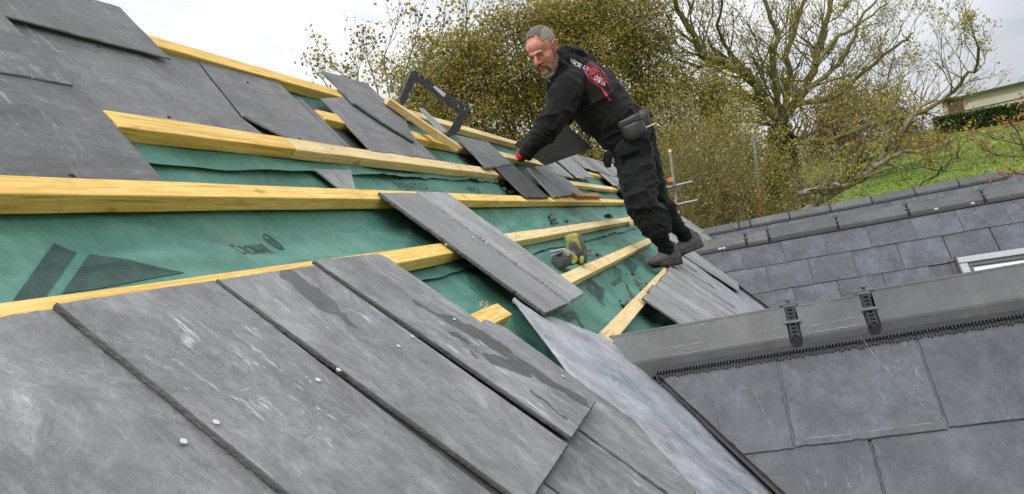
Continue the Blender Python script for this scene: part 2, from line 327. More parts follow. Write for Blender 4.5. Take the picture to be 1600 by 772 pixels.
def slate(name, poly, fr, h0, h1, th, mt, parent, step=0.05, jit=0.0015, bev=0.003, seed=0, chip=0.0):
    """poly: (a, b) corners CCW; h0/h1 bed height at the tail (lowest b) and at the head"""
    rnd = random.Random(seed*7919+13)
    if sum(poly[i][0]*poly[(i+1) % len(poly)][1]-poly[(i+1) % len(poly)][0]*poly[i][1] for i in range(len(poly))) < 0: poly = poly[::-1]
    bmin = min(p[1] for p in poly); bmax = max(p[1] for p in poly)
    hf = lambda b: h0 + (h1-h0)*(b-bmin)/max(1e-6, bmax-bmin)
    ring = []
    n = len(poly)
    for i in range(n):
        p, q = V((*poly[i], 0)), V((*poly[(i+1) % n], 0)); d = q-p; L_ = d.length; k = max(1, int(L_/step)); nrm = V((d.y, -d.x, 0)).normalized()
        for j in range(k):
            t = j/k; c = p+d*t
            o = 0 if j == 0 else noise.noise(V((c.x*23+seed*3.1, c.y*23, seed)))*jit*2 + rnd.uniform(-jit, jit)*0.6
            if chip and rnd.random() < chip: o -= rnd.uniform(.2, 1)*bev*1.5
            ring.append((c + nrm*o, nrm, i))
    N = len(ring); vs = []; uv = []
    cen = sum((r[0] for r in ring), V())/N
    fine_ = step < .05
    LV = tuple((th*t, i_) for t, i_ in ((0, .3), (.18, -.1), (.34, .1), (.52, -.25), (.70, .0), (.86, .2), (1.0, .9))) if step < .01 else ((0, 0.2), (th*0.35, -0.25), (th*0.70, 0.05), (th, 0.75)) if fine_ else ((0, 0), (th, .6))
    for lv, (hh, ins) in enumerate(LV):
        for c, nrm, i in ring:
            f_ = 95 if lv % 2 else 190
            q = round(2.2*noise.noise(V((c.x*f_+lv*31.7, c.y*f_, seed+lv*7.7))))/2.2 + .5*noise.noise(V((c.x*260, c.y*260, seed+lv)))
            if lv == len(LV)-1: q = .8*noise.noise(V((c.x*130, c.y*130, seed+2)))+.35*noise.noise(V((c.x*40, c.y*40, seed)))
            p = c - nrm*bev*(ins + q*(.50 if fine_ else .3))
            vs.append(fr(p.x, p.y, hf(p.y)+hh)); uv.append((p.x, p.y))
    fs = [tuple(range(N))[::-1]]
    for lv in range(len(LV)-1):
        for i in range(N):
            j = (i+1) % N; fs.append((lv*N+i, lv*N+j, (lv+1)*N+j, (lv+1)*N+i))
    fs.append(tuple((len(LV)-1)*N+i for i in range(N)))
    o = mesh(name, vs, fs, mt, parent, uv); o.data.materials.append(mt if mt in (M_SL_UP, M_SL_MID2) else M_EDGE_SHADE)
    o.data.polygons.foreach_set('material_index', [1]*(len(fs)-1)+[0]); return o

# ------------------------------------------------------------------ the house
house = empty('house', (0.5, 6.0, 0), 'rural house with a half-stripped slate roof and three cross wings running right', 'house')
EZ = 3.55                                                         # eaves height
def deck(name, quads, mt, parent, th=0.05):
    """closed light-blocking deck: list of 4 world corners each, thickened downward"""
    b = MB()
    for q in quads:
        n = (q[1]-q[0]).cross(q[3]-q[0]).normalized()
        if n.z < 0: q = q[::-1]; n = -n
        b.add(list(q)+[p-n*th for p in q], [(0,1,2,3), (7,6,5,4), (0,4,5,1), (1,5,6,2), (2,6,7,3), (3,7,4,0)])
    return b.build(name, mt, parent)
Y0, Y1 = -2.0, 12.75
S_TOP = 0.56
ridge = RP(0, S_TOP, -0.09)
s_eave = (EZ-Q.z)/math.sin(PL)
far = V((2*ridge.x + 2.1, 0, EZ)) + V((-2.9, 0, 0))
main_roof = deck('main_roof', [  # the mesh itself is the added unseen deck; the roof parts are parented to it
    (RP(Y0, s_eave, -0.09), RP(Y1, s_eave, -0.09), RP(Y1, 0, -0.09), RP(Y0, 0, -0.09)),
    (RP(Y0, 0, -0.09), RP(Y1, 0, -0.09), RP(Y1, S_TOP, -0.09), RP(Y0, S_TOP, -0.09)),
    (V((ridge.x, Y0, ridge.z)), V((ridge.x, Y1, ridge.z)), V((ridge.x-3.4, Y1, ridge.z-3.6)), V((ridge.x-3.4, Y0, ridge.z-3.6)))], M_DECK, house)
main_roof['label'] = 'steep main roof stripped to green underlay and yellow battens'
# walls below the eaves
XE = 3.55
wb = MB()
xl, xr_ = ridge.x-3.2, Q.x-s_eave*math.cos(PL)-0.25
def wallbox(b, x0, x1, y0, y1, z0, z1): b.box(V(((x0+x1)/2, (y0+y1)/2, (z0+z1)/2)), V(((x1-x0)/2, 0, 0)), V((0, (y1-y0)/2, 0)), V((0, 0, (z1-z0)/2)))
wallbox(wb, xl, xr_-0.6, Y0+0.2, Y1-0.2, 0, EZ-0.35); wb.build('wall', M_WALL, house)
wings = {}
for i in (1, 2, 3):
    apex = TP(i, 0, 0, 0); zr, yr = apex.z, apex.y
    dz = zr-(EZ-0.3); dy = dz/math.tan(PT)
    gv = MB(); x0 = 1.2; x1 = XE-0.15
    prof = [(yr-dy+0.2, 0), (yr+dy-0.2, 0), (yr+dy-0.2, EZ-0.25), (yr, zr-0.12), (yr-dy+0.2, EZ-0.25)]
    vs = [V((x, y, z)) for x in (x0, x1) for y, z in prof]
    gv.add(vs, [(0,1,2,3,4)[::-1], (5,6,7,8,9), (0,1,6,5), (1,2,7,6), (2,3,8,7), (3,4,9,8), (4,0,5,9)]); gv.build('wall', M_WALL, house)
    top = TP(i, 0, 0, -0.012)
    lx = valley_x(top.z)
    lo = V((0, top.y-dy, top.z-dz)); lox = valley_x(lo.z)
    lbx = valley_x(lo.z)
    tz = LIFT[i][1]*XE; top = V((0, top.y, top.z)); tlx = LIFT[i][1]
    wr = deck('wing_roof', [
        (V((lbx, lo.y, lo.z+tlx*lbx)), V((XE, lo.y, lo.z+tz)), V((XE, top.y, top.z+tz)), V((lx, top.y, top.z+tlx*lx))),
        (V((lx, top.y, top.z+tlx*lx)), V((XE, top.y, top.z+tz)), V((XE, top.y+dy, lo.z+tz)), V((lbx, top.y+dy, lo.z+tlx*lbx)))], M_SL_DK, house, 0.04)
    wings[i] = wr
wings[1]['label'] = 'nearest slated cross roof with grey clay ridge caps'
wings[2]['label'] = 'middle slated cross roof with a skylight'
wings[3]['label'] = 'farthest slated cross roof, only its ridge showing'

# slates of the cross roofs
def wing_slates(i, wd, j0, tail0, gauge, ncourse, step, xmax=XE, off=0.5, sky=None):
    b1 = tail0; top = 0.0; n = 0
    for c in range(ncourse):
        bt = tail0 - gauge*c; bh = min(-0.004, bt + gauge*2 + 0.02)
        js = j0 + (off*wd if c % 2 else 0) + random.uniform(-.004, .004)
        k = math.floor((valley_x(TP(i, 0, bt).z)-js)/wd) - 1
        x = js + k*wd
        while x < xmax:
            a0, a1 = x+0.0025, x+wd-0.0025; x += wd
            r = lambda s=0.003: random.uniform(-s, s)
            poly = [(a0, bt+r()), (a1, bt+r()), (a1, bh), (a0, bh)]
            # rake the cut along the valley
            vx = lambda b: valley_x(TP(i, 0, b).z) + 0.018
            def clip(poly):
                o = []
                for q in range(len(poly)):
                    p, s = poly[q], poly[(q+1) % len(poly)]; dp, ds = p[0]-vx(p[1]), s[0]-vx(s[1])
                    if dp >= 0: o.append(p)
                    if dp*ds < 0: t = dp/(dp-ds); o.append((p[0]+(s[0]-p[0])*t, p[1]+(s[1]-p[1])*t))
                return o
            poly = clip(poly)
            if len(poly) < 3: continue
            if sky and a1 > sky[0] and a0 < sky[1] and bt < sky[3] and bh > sky[2]:
                # trim round the skylight opening
                if bt < sky[3] < bh and bt > sky[2]-0.02: poly = [(p[0], max(p[1], sky[3])) for p in poly]
                if bt+gauge*0.9 < sky[3] :
                    if a0 < sky[0] < a1: poly = [(min(p[0], sky[0]), p[1]) for p in poly]
                    elif a0 < sky[1] < a1: poly = [(max(p[0], sky[1]), p[1]) for p in poly]
                    elif a0 >= sky[0] and a1 <= sky[1]: continue
            if len(poly) < 3 or max(p[0] for p in poly)-min(p[0] for p in poly) < 0.01: continue
            if max(p[1] for p in poly)-min(p[1] for p in poly) < 0.02: continue
            th = random.uniform(0.0045, 0.0065)
            slate('slate', poly, lambda a, b, h: TP(i, a, b, h), 0.012+random.uniform(0, .002), 0.0, th, M_SL_WING, wings[i], step, 0.0006, 0.0022 if i == 1 else 0.003, seed=i*1000+n, chip=0.08 if i == 1 else 0); n += 1
wing_slates(1, 0.353, 0.058, -0.385, 0.28, 5, 0.012, xmax=2.6)
wing_slates(2, 0.335, 0.042, -0.345, 0.27, 6, 0.12, sky=(1.55, 2.35, -1.36, -0.62))
wing_slates(3, 0.335, 0.10, -0.345, 0.27, 3, 0.3)

# ridge caps
def ridge_tile(i, x0, x1, cut=False, nx=6, up=0.0):
    k, yr = KT[i]; apex = TP(i, 0, 0, 0.045); tl = LIFT[i][1]; A = V((0, yr, apex.z + 0.021 + up)); 
    w_ = 0.106; c, s = math.cos(PT), math.sin(PT); t = 0.014; lip = 0.052 if i == 1 else .034
    def side(sg):
        pts = []
        for q in (0.010, 0.022, 0.045, 0.07, 0.09, w_): pts.append((sg*q*c, -q*s))
        # lip face and underside
        pts.append((sg*(w_*c+.0015), -w_*s - 0.006)); pts.append((sg*(w_*c+.0015), -w_*s - lip)); pts.append((sg*(w_*c-.014), -w_*s - lip+.002))
        return pts
    right = side(-1); left = side(1)
    inner = [(-(w_-0.02)*c + t*s*0.6, -(w_-0.03)*s - t*c), (-0.01, -t*1.5), (0.01, -t*1.5), ((w_-0.02)*c - t*s*0.6, -(w_-0.03)*s - t*c)]
    prof = right[::-1][:] + [(-0.006, -0.003), (0.0, 0.0), (0.006, -0.003)] + left + inner[::-1]
    vs = []; n = len(prof)
    for j in range(nx+1):
        x = x0 + (x1-x0)*j/nx
        for (dy, dz) in prof:
            xx = x
            if cut and j < nx:
                xc = valley_x(A.z + dz) - 0.012
                xx = x if j else xc
                xx = xc + (x1-xc)*j/nx
            jr = 0.0007 if 0 < j < nx else 0.0022
            xx += noise.noise(V((dy*40, dz*40, x*9+i)))*0.003*(1 if j in (0, nx) else 0)
            vs.append(V((xx, A.y+dy+noise.noise(V((x*7, dy*30, i)))*jr, A.z+dz+tl*xx+noise.noise(V((x*7, dz*30, i+5)))*jr)))
    fs = [tuple(range(n))]
    for j in range(nx):
        for q in range(n):
            q2 = (q+1) % n; fs.append((j*n+q2, j*n+q, (j+1)*n+q, (j+1)*n+q2))
    fs.append(tuple(nx*n+q for q in range(n))[::-1])
    return mesh('ridge_tile', vs, fs, M_TILE, wings[i])
def ridge_clip(i, x, detail=True):
    k, yr = KT[i]; apex = TP(i, x, 0, 0.045); A = V((x, yr, apex.z+0.021)); c, s = math.cos(PT), math.sin(PT)
    d = V((0, -c, -s)); nrm = V((0, -s, c)); X = V((1, 0, 0))
    b = MB(); wd = 0.008
    n_ = 8 if detail else 3
    for sg in (-1, 1): b.box(A + d*0.060 + X*sg*wd + nrm*0.0, X*0.0018, d*0.052, nrm*0.0025)
    for q in range(n_): b.box(A + d*(0.015+q*0.10/n_) + nrm*0.0010, X*wd, d*0.0022, nrm*0.0015)
    b.box(A + d*0.058 - nrm*0.008, X*0.013, d*0.055, nrm*0.002)
    b.box(A + d*0.110 + V((0, -.003, -.018)), X*0.011, V((0, 0, .012)), V((0, .002, 0)))
    b.build('ridge_clip', M_BLACKP, wings[i])
    for args in ((A + d*0.062 + nrm*0.004, X*0.022, d*0.0045, nrm*0.002), (A + V((0, 0, .0035)), X*0.026, V((0, -.009, 0)), V((0, 0, .0015)))):
        p = MB(); p.box(*args); bevel_mod(p.build('clip_bar', M_GREYP, wings[i]), 0.001)
    q = MB()
    if detail:
        q.tube([A+V((0,0,.004)), A+V((0,0,.012))], [0.004, 0.004], 8); q.tube([A+V((0,0,.012)), A+V((0,0,.014)), A+V((0,0,.018)), A+V((0,0,.0195))], [0.007, 0.008, 0.006, 0.002], 12)
        q.build('clip_screw', M_GREYP, wings[i], smooth=False)
tiles = {1: [(-.39, .099), (.132, .299), (.334, .88), (.910, 1.455), (1.48, 2.03), (2.055, 2.6), (2.625, 3.17), (3.195, 3.6)],
         2: [(-.47, .085), (.105, .275), (.295, .83), (.85, 1.375), (1.395, 1.93), (1.95, 2.49), (2.51, 3.05), (3.07, 3.6)],
         3: [(-.5, .09), (.11, .25), (.27, .79), (.81, 1.34), (1.36, 1.88), (1.90, 2.43), (2.45, 2.97), (2.99, 3.56)]}
for i, ts in tiles.items():
    for j, (a, b) in enumerate(ts):
        if i == 1 and a > 2.7: continue
        ridge_tile(i, a, b, cut=(j == 0), nx=12 if i == 1 else 4, up=(0, -.004, .004, -.001, .002, 0, .003, 0)[j])
        if j: ridge_clip(i, (ts[j-1][1]+a)/2, i < 3)
    vb = MB(); x = valley_x(TP(i, 0, -0.13).z); xe = 2.2 if i == 1 else XE; stp = 0.0085 if i == 1 else 0.03
    c, s = math.cos(PT), math.sin(PT)
    while x < xe and i == 1:
        base = TP(i, x, -0.106-random.uniform(0, .004), 0.013); vb.box(base, V((stp*0.27, 0, 0)), V((0, c, s))*random.uniform(0.012, .017), V((0, -s, c))*0.002)
        vb.box(base+V((0, -s, c))*0.004+V((0, c, s))*.004, V((stp*0.2, 0, 0)), V((0, c, s))*0.008, V((0, -s, c))*0.004)
        x += stp
    xs = valley_x(TP(i, 0, -0.13).z)
    vb.add([TP(i, x_, b_, h_) for x_ in (xs, xe) for b_, h_ in ((-.104, .004), (-.104, .020), (-.03, .020), (-.03, .004))], [(0, 1, 2, 3), (7, 6, 5, 4), (0, 4, 5, 1), (1, 5, 6, 2), (2, 6, 7, 3), (3, 7, 4, 0)])
    tag(vb.build('vent_strip', M_BLACKP, wings[i]), kind='stuff')

# pale scrapes on the nearest ridge caps and cracks on its slates
M_SCR = flat_mat('pale_scrape', (.30, .29, .27), .8, var=.35, sc=220)
def streak(pts, w_, name='scrape'):
    rs = random.Random(len(pts)*97+int(pts[0].x*1000)); vs = []; n = len(pts)
    for i, p in enumerate(pts):
        d = (pts[min(i+1, n-1)]-pts[max(i-1, 0)]).normalized(); q = d.cross(V((0, -.72, .69))).normalized(); k = w_*rs.uniform(.15, 1)*(0.2 if i in (0, n-1) else 1); vs += [p+q*k, p-q*k*rs.uniform(.2, 1)]
    mesh(name, vs, [(2*i, 2*i+1, 2*i+3, 2*i+2) for i in range(n-1)], M_SCR, wings[1])
def cap_pt(x, q): apex = TP(1, x, 0, 0.045); return V((x, apex.y*0+KT[1][1], apex.z+.021)) + V((0, -math.cos(PT), -math.sin(PT)))*q + V((0, -math.sin(PT), math.cos(PT)))*.0007
for x0, x1, q in ((-.27, -.235, .078), (-.225, -.13, .080), (-.09, -.075, .078), (-.045, -.02, .077), (.02, .045, .075), (.05, .09, .073), (.16, .20, .084), (.21, .28, .082), (-.25, .09, .1055), (.14, .295, .1055), (.335, .38, .102)):
    n = max(4, int((x1-x0)/.006)); streak([cap_pt(x0+(x1-x0)*k/n, q+.0012*math.sin(k*1.3+x0*30)-(.003*k/n if q < .10 else 0)) for k in range(n+1)], .0011 if q < .10 else .0010)
for pts in ([(.262, -.05), (.285, -.12), (.300, -.17), (.325, -.23), (.352, -.29), (.380, -.345)], [(-.02, -.20), (-.008, -.25), (.004, -.30), (.016, -.35)], [(.075, -.372), (.20, -.376), (.33, -.372), (.395, -.375)]):
    P_ = []
    for (a, b), (c_, d_) in zip(pts, pts[1:]):
        for k in range(5): P_.append(TP(1, a+(c_-a)*k/5+random.uniform(-.0015, .0015), b+(d_-b)*k/5, .0185 + .012*(1-(b+.385)/.385)*0 + .0125*(-b/.385)))
    streak(P_, .0007, 'scratch')

# skylight in the middle cross roof
M_FRAME = flat_mat('skylight_frame', (0.09, 0.09, 0.10), 0.4); M_ALU = flat_mat('grey_aluminium', (0.36, 0.365, 0.37), 0.45, metal=0.3, var=.08)
def glassmat():
    m, nt, b = mat_new('skylight_glass', 0.06, 1.0); nt.nodes.remove(b)
    gl = nd(nt, 'ShaderNodeBsdfGlossy'); gl.inputs['Roughness'].default_value = 0.08; gl.inputs['Color'].default_value = (0.9, 0.92, 0.95, 1)
    df = nd(nt, 'ShaderNodeBsdfDiffuse'); df.inputs['Color'].default_value = (0.55, 0.57, 0.6, 1)
    ms = nd(nt, 'ShaderNodeMixShader'); ms.inputs[0].default_value = 0.45
    nt.links.new(df.outputs[0], ms.inputs[1]); nt.links.new(gl.outputs[0], ms.inputs[2]); nt.links.new(ms.outputs[0], nt.nodes['Material Output'].inputs[0]); return m
M_GLASS = glassmat()
def tbox(b, i, a0, a1, b0, b1, h0, h1):
    c, s = math.cos(PT), math.sin(PT)
    b.box(TP(i, (a0+a1)/2, (b0+b1)/2, (h0+h1)/2), V(((a1-a0)/2, 0, 0)), V((0, c, s))*((b1-b0)/2), V((0, -s, c))*((h1-h0)/2))
a0, a1, b0, b1 = 1.57, 2.34, -1.34, -0.635
f = MB()
for q in ((a0, a1, b1-0.055, b1), (a0, a1, b0, b0+0.07), (a0, a0+0.055, b0+0.07, b1-0.055), (a1-0.055, a1, b0+0.07, b1-0.055)): tbox(f, 2, *q, 0.0, 0.075)
bevel_mod(f.build('skylight_frame', M_ALU, wings[2]), 0.004)
f = MB()
for q in ((a0+.057, a1-.057, b1-0.085, b1-0.058), (a0+.057, a1-.057, b0+.073, b0+0.10), (a0+.057, a0+0.085, b0+.10, b1-0.085), (a1-0.085, a1-.057, b0+.10, b1-0.085)): tbox(f, 2, *q, 0.0, 0.060)
f.build('skylight_sash', M_FRAME, wings[2])
f = MB(); tbox(f, 2, a0+.086, a1-.086, b0+.101, b1-.087, 0.03, 0.045); f.build('skylight_glass', M_GLASS, wings[2])
f = MB(); tbox(f, 2, a0-.04, a0-.004, b0-.05, b1+.02, 0.018, 0.024); tbox(f, 2, a0-.012, a0-.003, b0-.05, b1+.03, 0.024, 0.085); tbox(f, 2, a0-.04, a1+.06, b1+.003, b1+.03, 0.0, 0.03)
f.build('skylight_flashing', M_FRAME, wings[2])

# ------------------------------------------------------------------ main roof: underlay, battens
def hu(a, b, base=-0.042):
    """height of the sagging underlay"""
    bs = [-1.35, -1.08, -0.795, -0.55, -0.295, -0.025, 0.175, 0.365, 0.56, 0.75]
    d = 0
    for u, v in zip(bs, bs[1:]):
        if u <= b <= v: d = math.sin(math.pi*(b-u)/(v-u))
    h = base - 0.010*d + 0.014*noise.noise(V((a*1.3, b*4.5, 2)))*(0.4+d) + 0.007*noise.noise(V((a*4.2+b*3, b*9, 7)))*(0.3+d)
    r1 = 1-abs(noise.noise(V((a*1.7+b*2.2, b*4.2-a*.5, 21))))*2.2; h += .007*max(0, r1)**5*(.3+d)
    r2 = 1-abs(noise.noise(V((a*3.1-b*3, b*5+a*.8, 33))))*2.4; h += .005*max(0, r2)**5*(.3+d)
    # diagonal folds
    for (ca, cb, dx, dy, w, l, amp) in ((1.62, -0.385, 0.9, -0.22, 0.018, 0.22, 0.020), (1.9, -0.46, 0.3, 0.5, 0.012, 0.09, 0.016), (1.0, -0.15, 0.9, -0.1, 0.03, 0.35, 0.014), (1.35, -0.2, 0.8, -0.35, 0.02, 0.3, 0.012),
                                        (0.75, -0.10, 1, 0.05, 0.025, 0.3, 0.012), (3.4, -0.6, 0.7, 0.2, 0.03, 0.4, 0.008), (2.7, 0.12, 1, 0.05, 0.02, 0.5, 0.006), (3.2, -0.15, 0.8, 0.15, 0.02, 0.5, .008)):
        u = V((dx, dy)).normalized(); r = V((a-ca, b-cb)); t = r.dot(u); q = r.x*u.y - r.y*u.x
        h += amp*math.exp(-(q/w)**2 - (t/l)**2)
    m = .9*math.exp(-((a-1.34)/.11)**4-((b+.145)/.055)**4); h = h*(1-m)+m*(base-.010*d-.003)
    return min(h, -0.018)
def sheet(a0, a1, b0, b1, off, edge=None, da=0.025, db=0.0125, name='underlay_sheet'):
    na = round((a1-a0)/da); nb = round((b1-b0)/db); vs = []; uv = []; fs = []
    for j in range(nb+1):
        for i in range(na+1):
            a = a0+(a1-a0)*i/na; b = b0+(b1-b0)*j/nb
            bb = b; h = hu(a, b)+off
            if edge:
                lift, bl = edge(a); t = max(0, 1-(b-b0)/0.09)
                h += lift*t*t; bb = b + bl*t
            vs.append(RP(a, bb, h)); uv.append((a, b))
    for j in range(nb):
        for i in range(na): k = j*(na+1)+i; fs.append((k, k+1, k+na+2, k+na+1))
    return mesh(name, vs, fs, M_UND, main_roof, uv, smooth=True)
def e_up(a): return (0.004 + 0.022*max(0, noise.noise(V((a*1.9, 3, 0)))+0.25), min(.05, max(0, (a-1.2)*.02)) + 0.014*noise.noise(V((a*0.9, 8, 0))) + 0.006*noise.noise(V((a*6, 8, 0))))
def e_mid(a): return (0.004 + 0.010*max(0, noise.noise(V((a*2.3, 6, 0)))+0.2), 0.018*noise.noise(V((a*1.7, 4, 0))) + 0.006*noise.noise(V((a*8, 8, 0))))
DA, DB = 0.025, 0.0125
sheet(0.3, 12.0, 0.085, 0.56, 0.004, e_up)
sheet(0.3, 10.5, -0.3625, 0.20, 0.0, e_mid)
sheet(0.3, 8.3, -1.25, -0.2875, -0.004)

def batten(a0, a1, b, w=0.050, t=0.034, mt=None, name='batten', h=0.0, ragged=0, parent=None, seed=0):
    n = max(2, int((a1-a0)/0.12)); vs = []; fs = []
    for i in range(n+1):
        a = a0+(a1-a0)*i/n
        for k, (db, dh) in enumerate(((0, 0), (-w, 0), (-w, -t), (0, -t))):
            j = V((a*5+seed, k*3.3, b*9))
            aa = a + (noise.noise(j*3)*0.012*ragged if i in (0, n) else 0) + (0.006*ragged*(k % 2) if i == 0 else 0)
            vs.append(RP(aa, b+db + noise.noise(j)*0.0018, h+dh + noise.noise(j+V((9, 9, 9)))*0.0012))
    for i in range(n):
        for k in range(4): k2 = (k+1) % 4; fs.append((i*4+k2, i*4+k, (i+1)*4+k, (i+1)*4+k2))
    fs += [(0, 1, 2, 3), (n*4+3, n*4+2, n*4+1, n*4)]
    o = mesh(name, vs, fs, mt or M_WOOD, parent or main_roof); bevel_mod(o, 0.0015, 1); return o
for (a0, a1, b, mt) in [(1.64, 2.98, .575, M_WOOD), (3.0, 5.22, .588, M_WOOD_P), (5.9, 12.6, .58, M_WOOD),
        (2.24, 3.55, .392, M_WOOD), (3.56, 5.3, .392, M_WOOD_P), (5.9, 7.42, .40, M_WOOD_P), (7.44, 12.6, .40, M_WOOD),
        (1.212, 1.835, .205, M_WOOD), (1.84, 4.13, .203, M_WOOD_P), (5.6, 7.75, .197, M_WOOD_P), (7.8, 12.6, .2, M_WOOD),
        (-0.6, 2.13, 0.0, M_WOOD), (2.135, 8.1, 0.0, M_WOOD), (8.15, 12.6, 0.0, M_WOOD),
        (-0.6, 2.06, -.270, M_WOOD), (2.065, 7.12, -.266, M_WOOD_P), (8.2, 12.6, -.27, M_WOOD),
        (0.2, 1.865, -.525, M_WOOD), (2.2, 5.75, -.522, M_WOOD_P), (8.2, 12.0, -.52, M_WOOD), (0.2, 1.45, -.79, M_WOOD), (2.285, 4.95, -.765, M_WOOD_P), (0.2, 1.2, -1.05, M_WOOD)]:
    batten(a0, a1, b, mt=mt, ragged=1 if a0 in (2.285,) else 0.3, seed=a0)

for (a0, a1, b) in ((0.3, 2.235, .392), (0.3, 1.208, .205), (0.3, 1.636, .575)): batten(a0, a1, b, h=-.022, seed=a0+b)
# ------------------------------------------------------------------ main roof slates
def ms(poly, h0, h1, th, mt, step=0.03, jit=0.0016, bev=0.004, seed=0, chip=0.1, name='slate', parent=None):
    return slate(name, poly, RP, h0, h1, th, mt, parent or main_roof, step, jit, bev, seed, chip)
def rect(a0, a1, b0, b1, sk=0.0): return [(a0+sk, b0), (a1+sk, b0), (a1, b1), (a0, b1)]
# foreground course: leftmost slate lies lower than its neighbour
ms(rect(0.395, 0.706, -.87, -.298), .009, -.002, .008, M_SL_FG, .005, seed=1, chip=0, jit=.0005, bev=.0022)
ms(rect(0.703, 0.985, -.872, -.300, .002), .014, .004, .011, M_SL_FG, .005, seed=2, chip=0, jit=.0005, bev=.0024)
ms(rect(0.984, 1.268, -.870, -.305, .03), .0215, .0115, .008, M_SL_FG, .005, seed=3, chip=0, jit=.0005, bev=.0024)
ms([(1.323, -.868), (1.583, -.868), (1.548, -.318), (1.525, -.303), (1.270, -.297)], .0265, .0165, .008, M_SL_FG, .005, seed=4, chip=0, jit=.0005, bev=.0024)
ms(rect(0.10, 0.39, -.87, -.30), .012, .002, .008, M_SL_FG, seed=5)
# course below, cut along the valley
ms([(1.444, -1.13), (1.555, -1.13), (1.705, -.96), (1.715, -.60), (1.676, -.558), (1.44, -.55)], .010, -.002, .008, M_SL_FG, .015, seed=6)
x = 1.436; sdn = 7
while x > 0:
    ms(rect(x-.287, x, -1.13, -.55), .009+random.uniform(0, .003), -.002, .007, M_SL_FG, .03, seed=sdn); x -= .291; sdn += 1
def vb_(b):   # valley: a where the main roof meets the near cross roof at slope b
    z = RP(0, b).z - H; k, yr = KT[1]; return (z*math.cos(PT)+k)/math.sin(PT)
x = 1.30
while x > -0.2:
    for (bt, bh) in ((-1.39, -.81), (-1.66, -1.07), (-1.93, -1.33)):
        o = (0.145 if abs(bt+1.66) < .1 else 0); lim = vb_(bt)-0.16
        if x-.287+o > lim: continue
        ms(rect(x-.287+o, min(x+o, lim), bt, bh), .009, -.002, .007, M_SL_FG, .06, seed=sdn); sdn += 1
    x -= .291
# upper courses at the left
for (a0, a1, b0, b1, h0, h1) in [(0.60, 1.205, .003, .40, -.012, .004), (0.0, .595, .003, .40, -.012, .004),
        (1.183, 1.800, .206, .545, -.014, -.004), (0.62, 1.178, .262, .523, .002, .000), (0.05, .61, .262, .545, .002, .000),
        (1.805, 2.19, .205, .545, -.013, -.003),
        (1.10, 1.635, .47, .672, -.001, .001), (0.55, 1.095, .47, .672, -.001, .001), (0.0, .545, .47, .672, -.001, .001)]:
    if a0 in (1.183, 1.805): continue
    ms(rect(a0, a1, b0, b1, .004), h0, h1, .0042, M_SL_UP, .03, seed=sdn, jit=.0007, bev=.0025); sdn += 1
ms([(1.187, .206), (1.765, .206), (1.735, .28), (1.800, .523), (1.183, .523)], -.014, -.016, .005, M_SL_UP, .03, seed=sdn, jit=.0008); sdn += 1
ms([(1.868, .205), (2.194, .205), (2.19, .523), (1.805, .523), (1.742, .28)], -.011, -.014, .006, M_SL_UP, .03, seed=sdn, jit=.0008); sdn += 1
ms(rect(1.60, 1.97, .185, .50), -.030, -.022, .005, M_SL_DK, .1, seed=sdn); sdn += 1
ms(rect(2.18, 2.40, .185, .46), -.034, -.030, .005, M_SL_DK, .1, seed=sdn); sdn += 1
ms(rect(2.205, 2.235, .215, .45), -.012, -.012, .006, M_SL_UP, .05, seed=sdn); sdn += 1
# far courses behind the roofer, down to the valley
rr = random.Random(5)
for (bt, bh, aa, ae) in ((.395, .70, 7.42, 12.6), (.20, .60, 7.9, 12.6), (0.01, .40, 8.1, 12.6), (-.27, .19, 8.25, 12.6), (-.54, .0, 8.35, 12.6), (-.80, -.27, 8.3, 12.6), (-1.05, -.54, 8.0, 10.9)):
    a = aa
    while a < ae:
        wd = .315; lim = None
        z = RP(0, bt).z-H; av = (z*math.cos(PT)+KT[3][0])/math.sin(PT)
        if a+wd > av and bt < -.5: break
        ms(rect(a, a+wd-.006, bt+rr.uniform(-.012, .012), bh-rr.uniform(0, .03), rr.uniform(-.01, .01)), .016, .004, .007, M_SL_UP if rr.random() < .5 else M_SL_MID2, .2, seed=sdn, chip=0); sdn += 1
        a += wd
# bright slates propped in the gap beyond the held slate
for (a0, a1, b0, b1, h) in [(5.30, 5.86, .215, .43, .012), (5.97, 6.33, .215, .46, .02), (6.36, 6.66, .245, .56, .02), (6.70, 6.98, .26, .60, .016), (7.02, 7.34, .40, .60, .022), (6.98, 7.30, .43, .62, .004)]:
    ms(rect(a0, a1, b0, b1), h, h-.008, .007, M_SL_MID2, .08, seed=sdn); sdn += 1
# slates laid at the lower edge near the roofer's feet
def vcut(b): z = RP(0, b).z-H; return (z*math.cos(PT)+KT[2][0])/math.sin(PT)
bcut = lambda a: max(-1.5, -.86+(a-5.6)*.52)
a = 3.14; k = 0
while a < 5.5:
    wd = .285; t_ = -.795+random.uniform(-.006, .012); a1_ = min(a+wd-.005, 5.58)
    ms([(a, bcut(a)), (a1_, bcut(a1_)), (a1_, t_), (a, t_)], .022, .008+.006*(k == 0), .009, M_SL_LEDGE, .03, seed=sdn, chip=.3, jit=.0025); sdn += 1
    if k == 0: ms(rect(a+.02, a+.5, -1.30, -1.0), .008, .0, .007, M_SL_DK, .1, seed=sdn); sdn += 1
    a += wd; k += 1
for (a0, a1, b0, b1) in [(6.02, 6.35, -1.3, -.60), (6.36, 6.69, -1.3, -.55), (6.70, 7.0, -1.3, -.52), (7.02, 7.34, -1.2, -.50), (7.36, 7.68, -1.1, -.42), (7.70, 8.0, -1.1, -.36), (8.02, 8.3, -1.05, -.3)]:
    ms(rect(a0, a1, b0, b1), .024, .006, .008, M_SL_MID2, .1, seed=sdn); sdn += 1
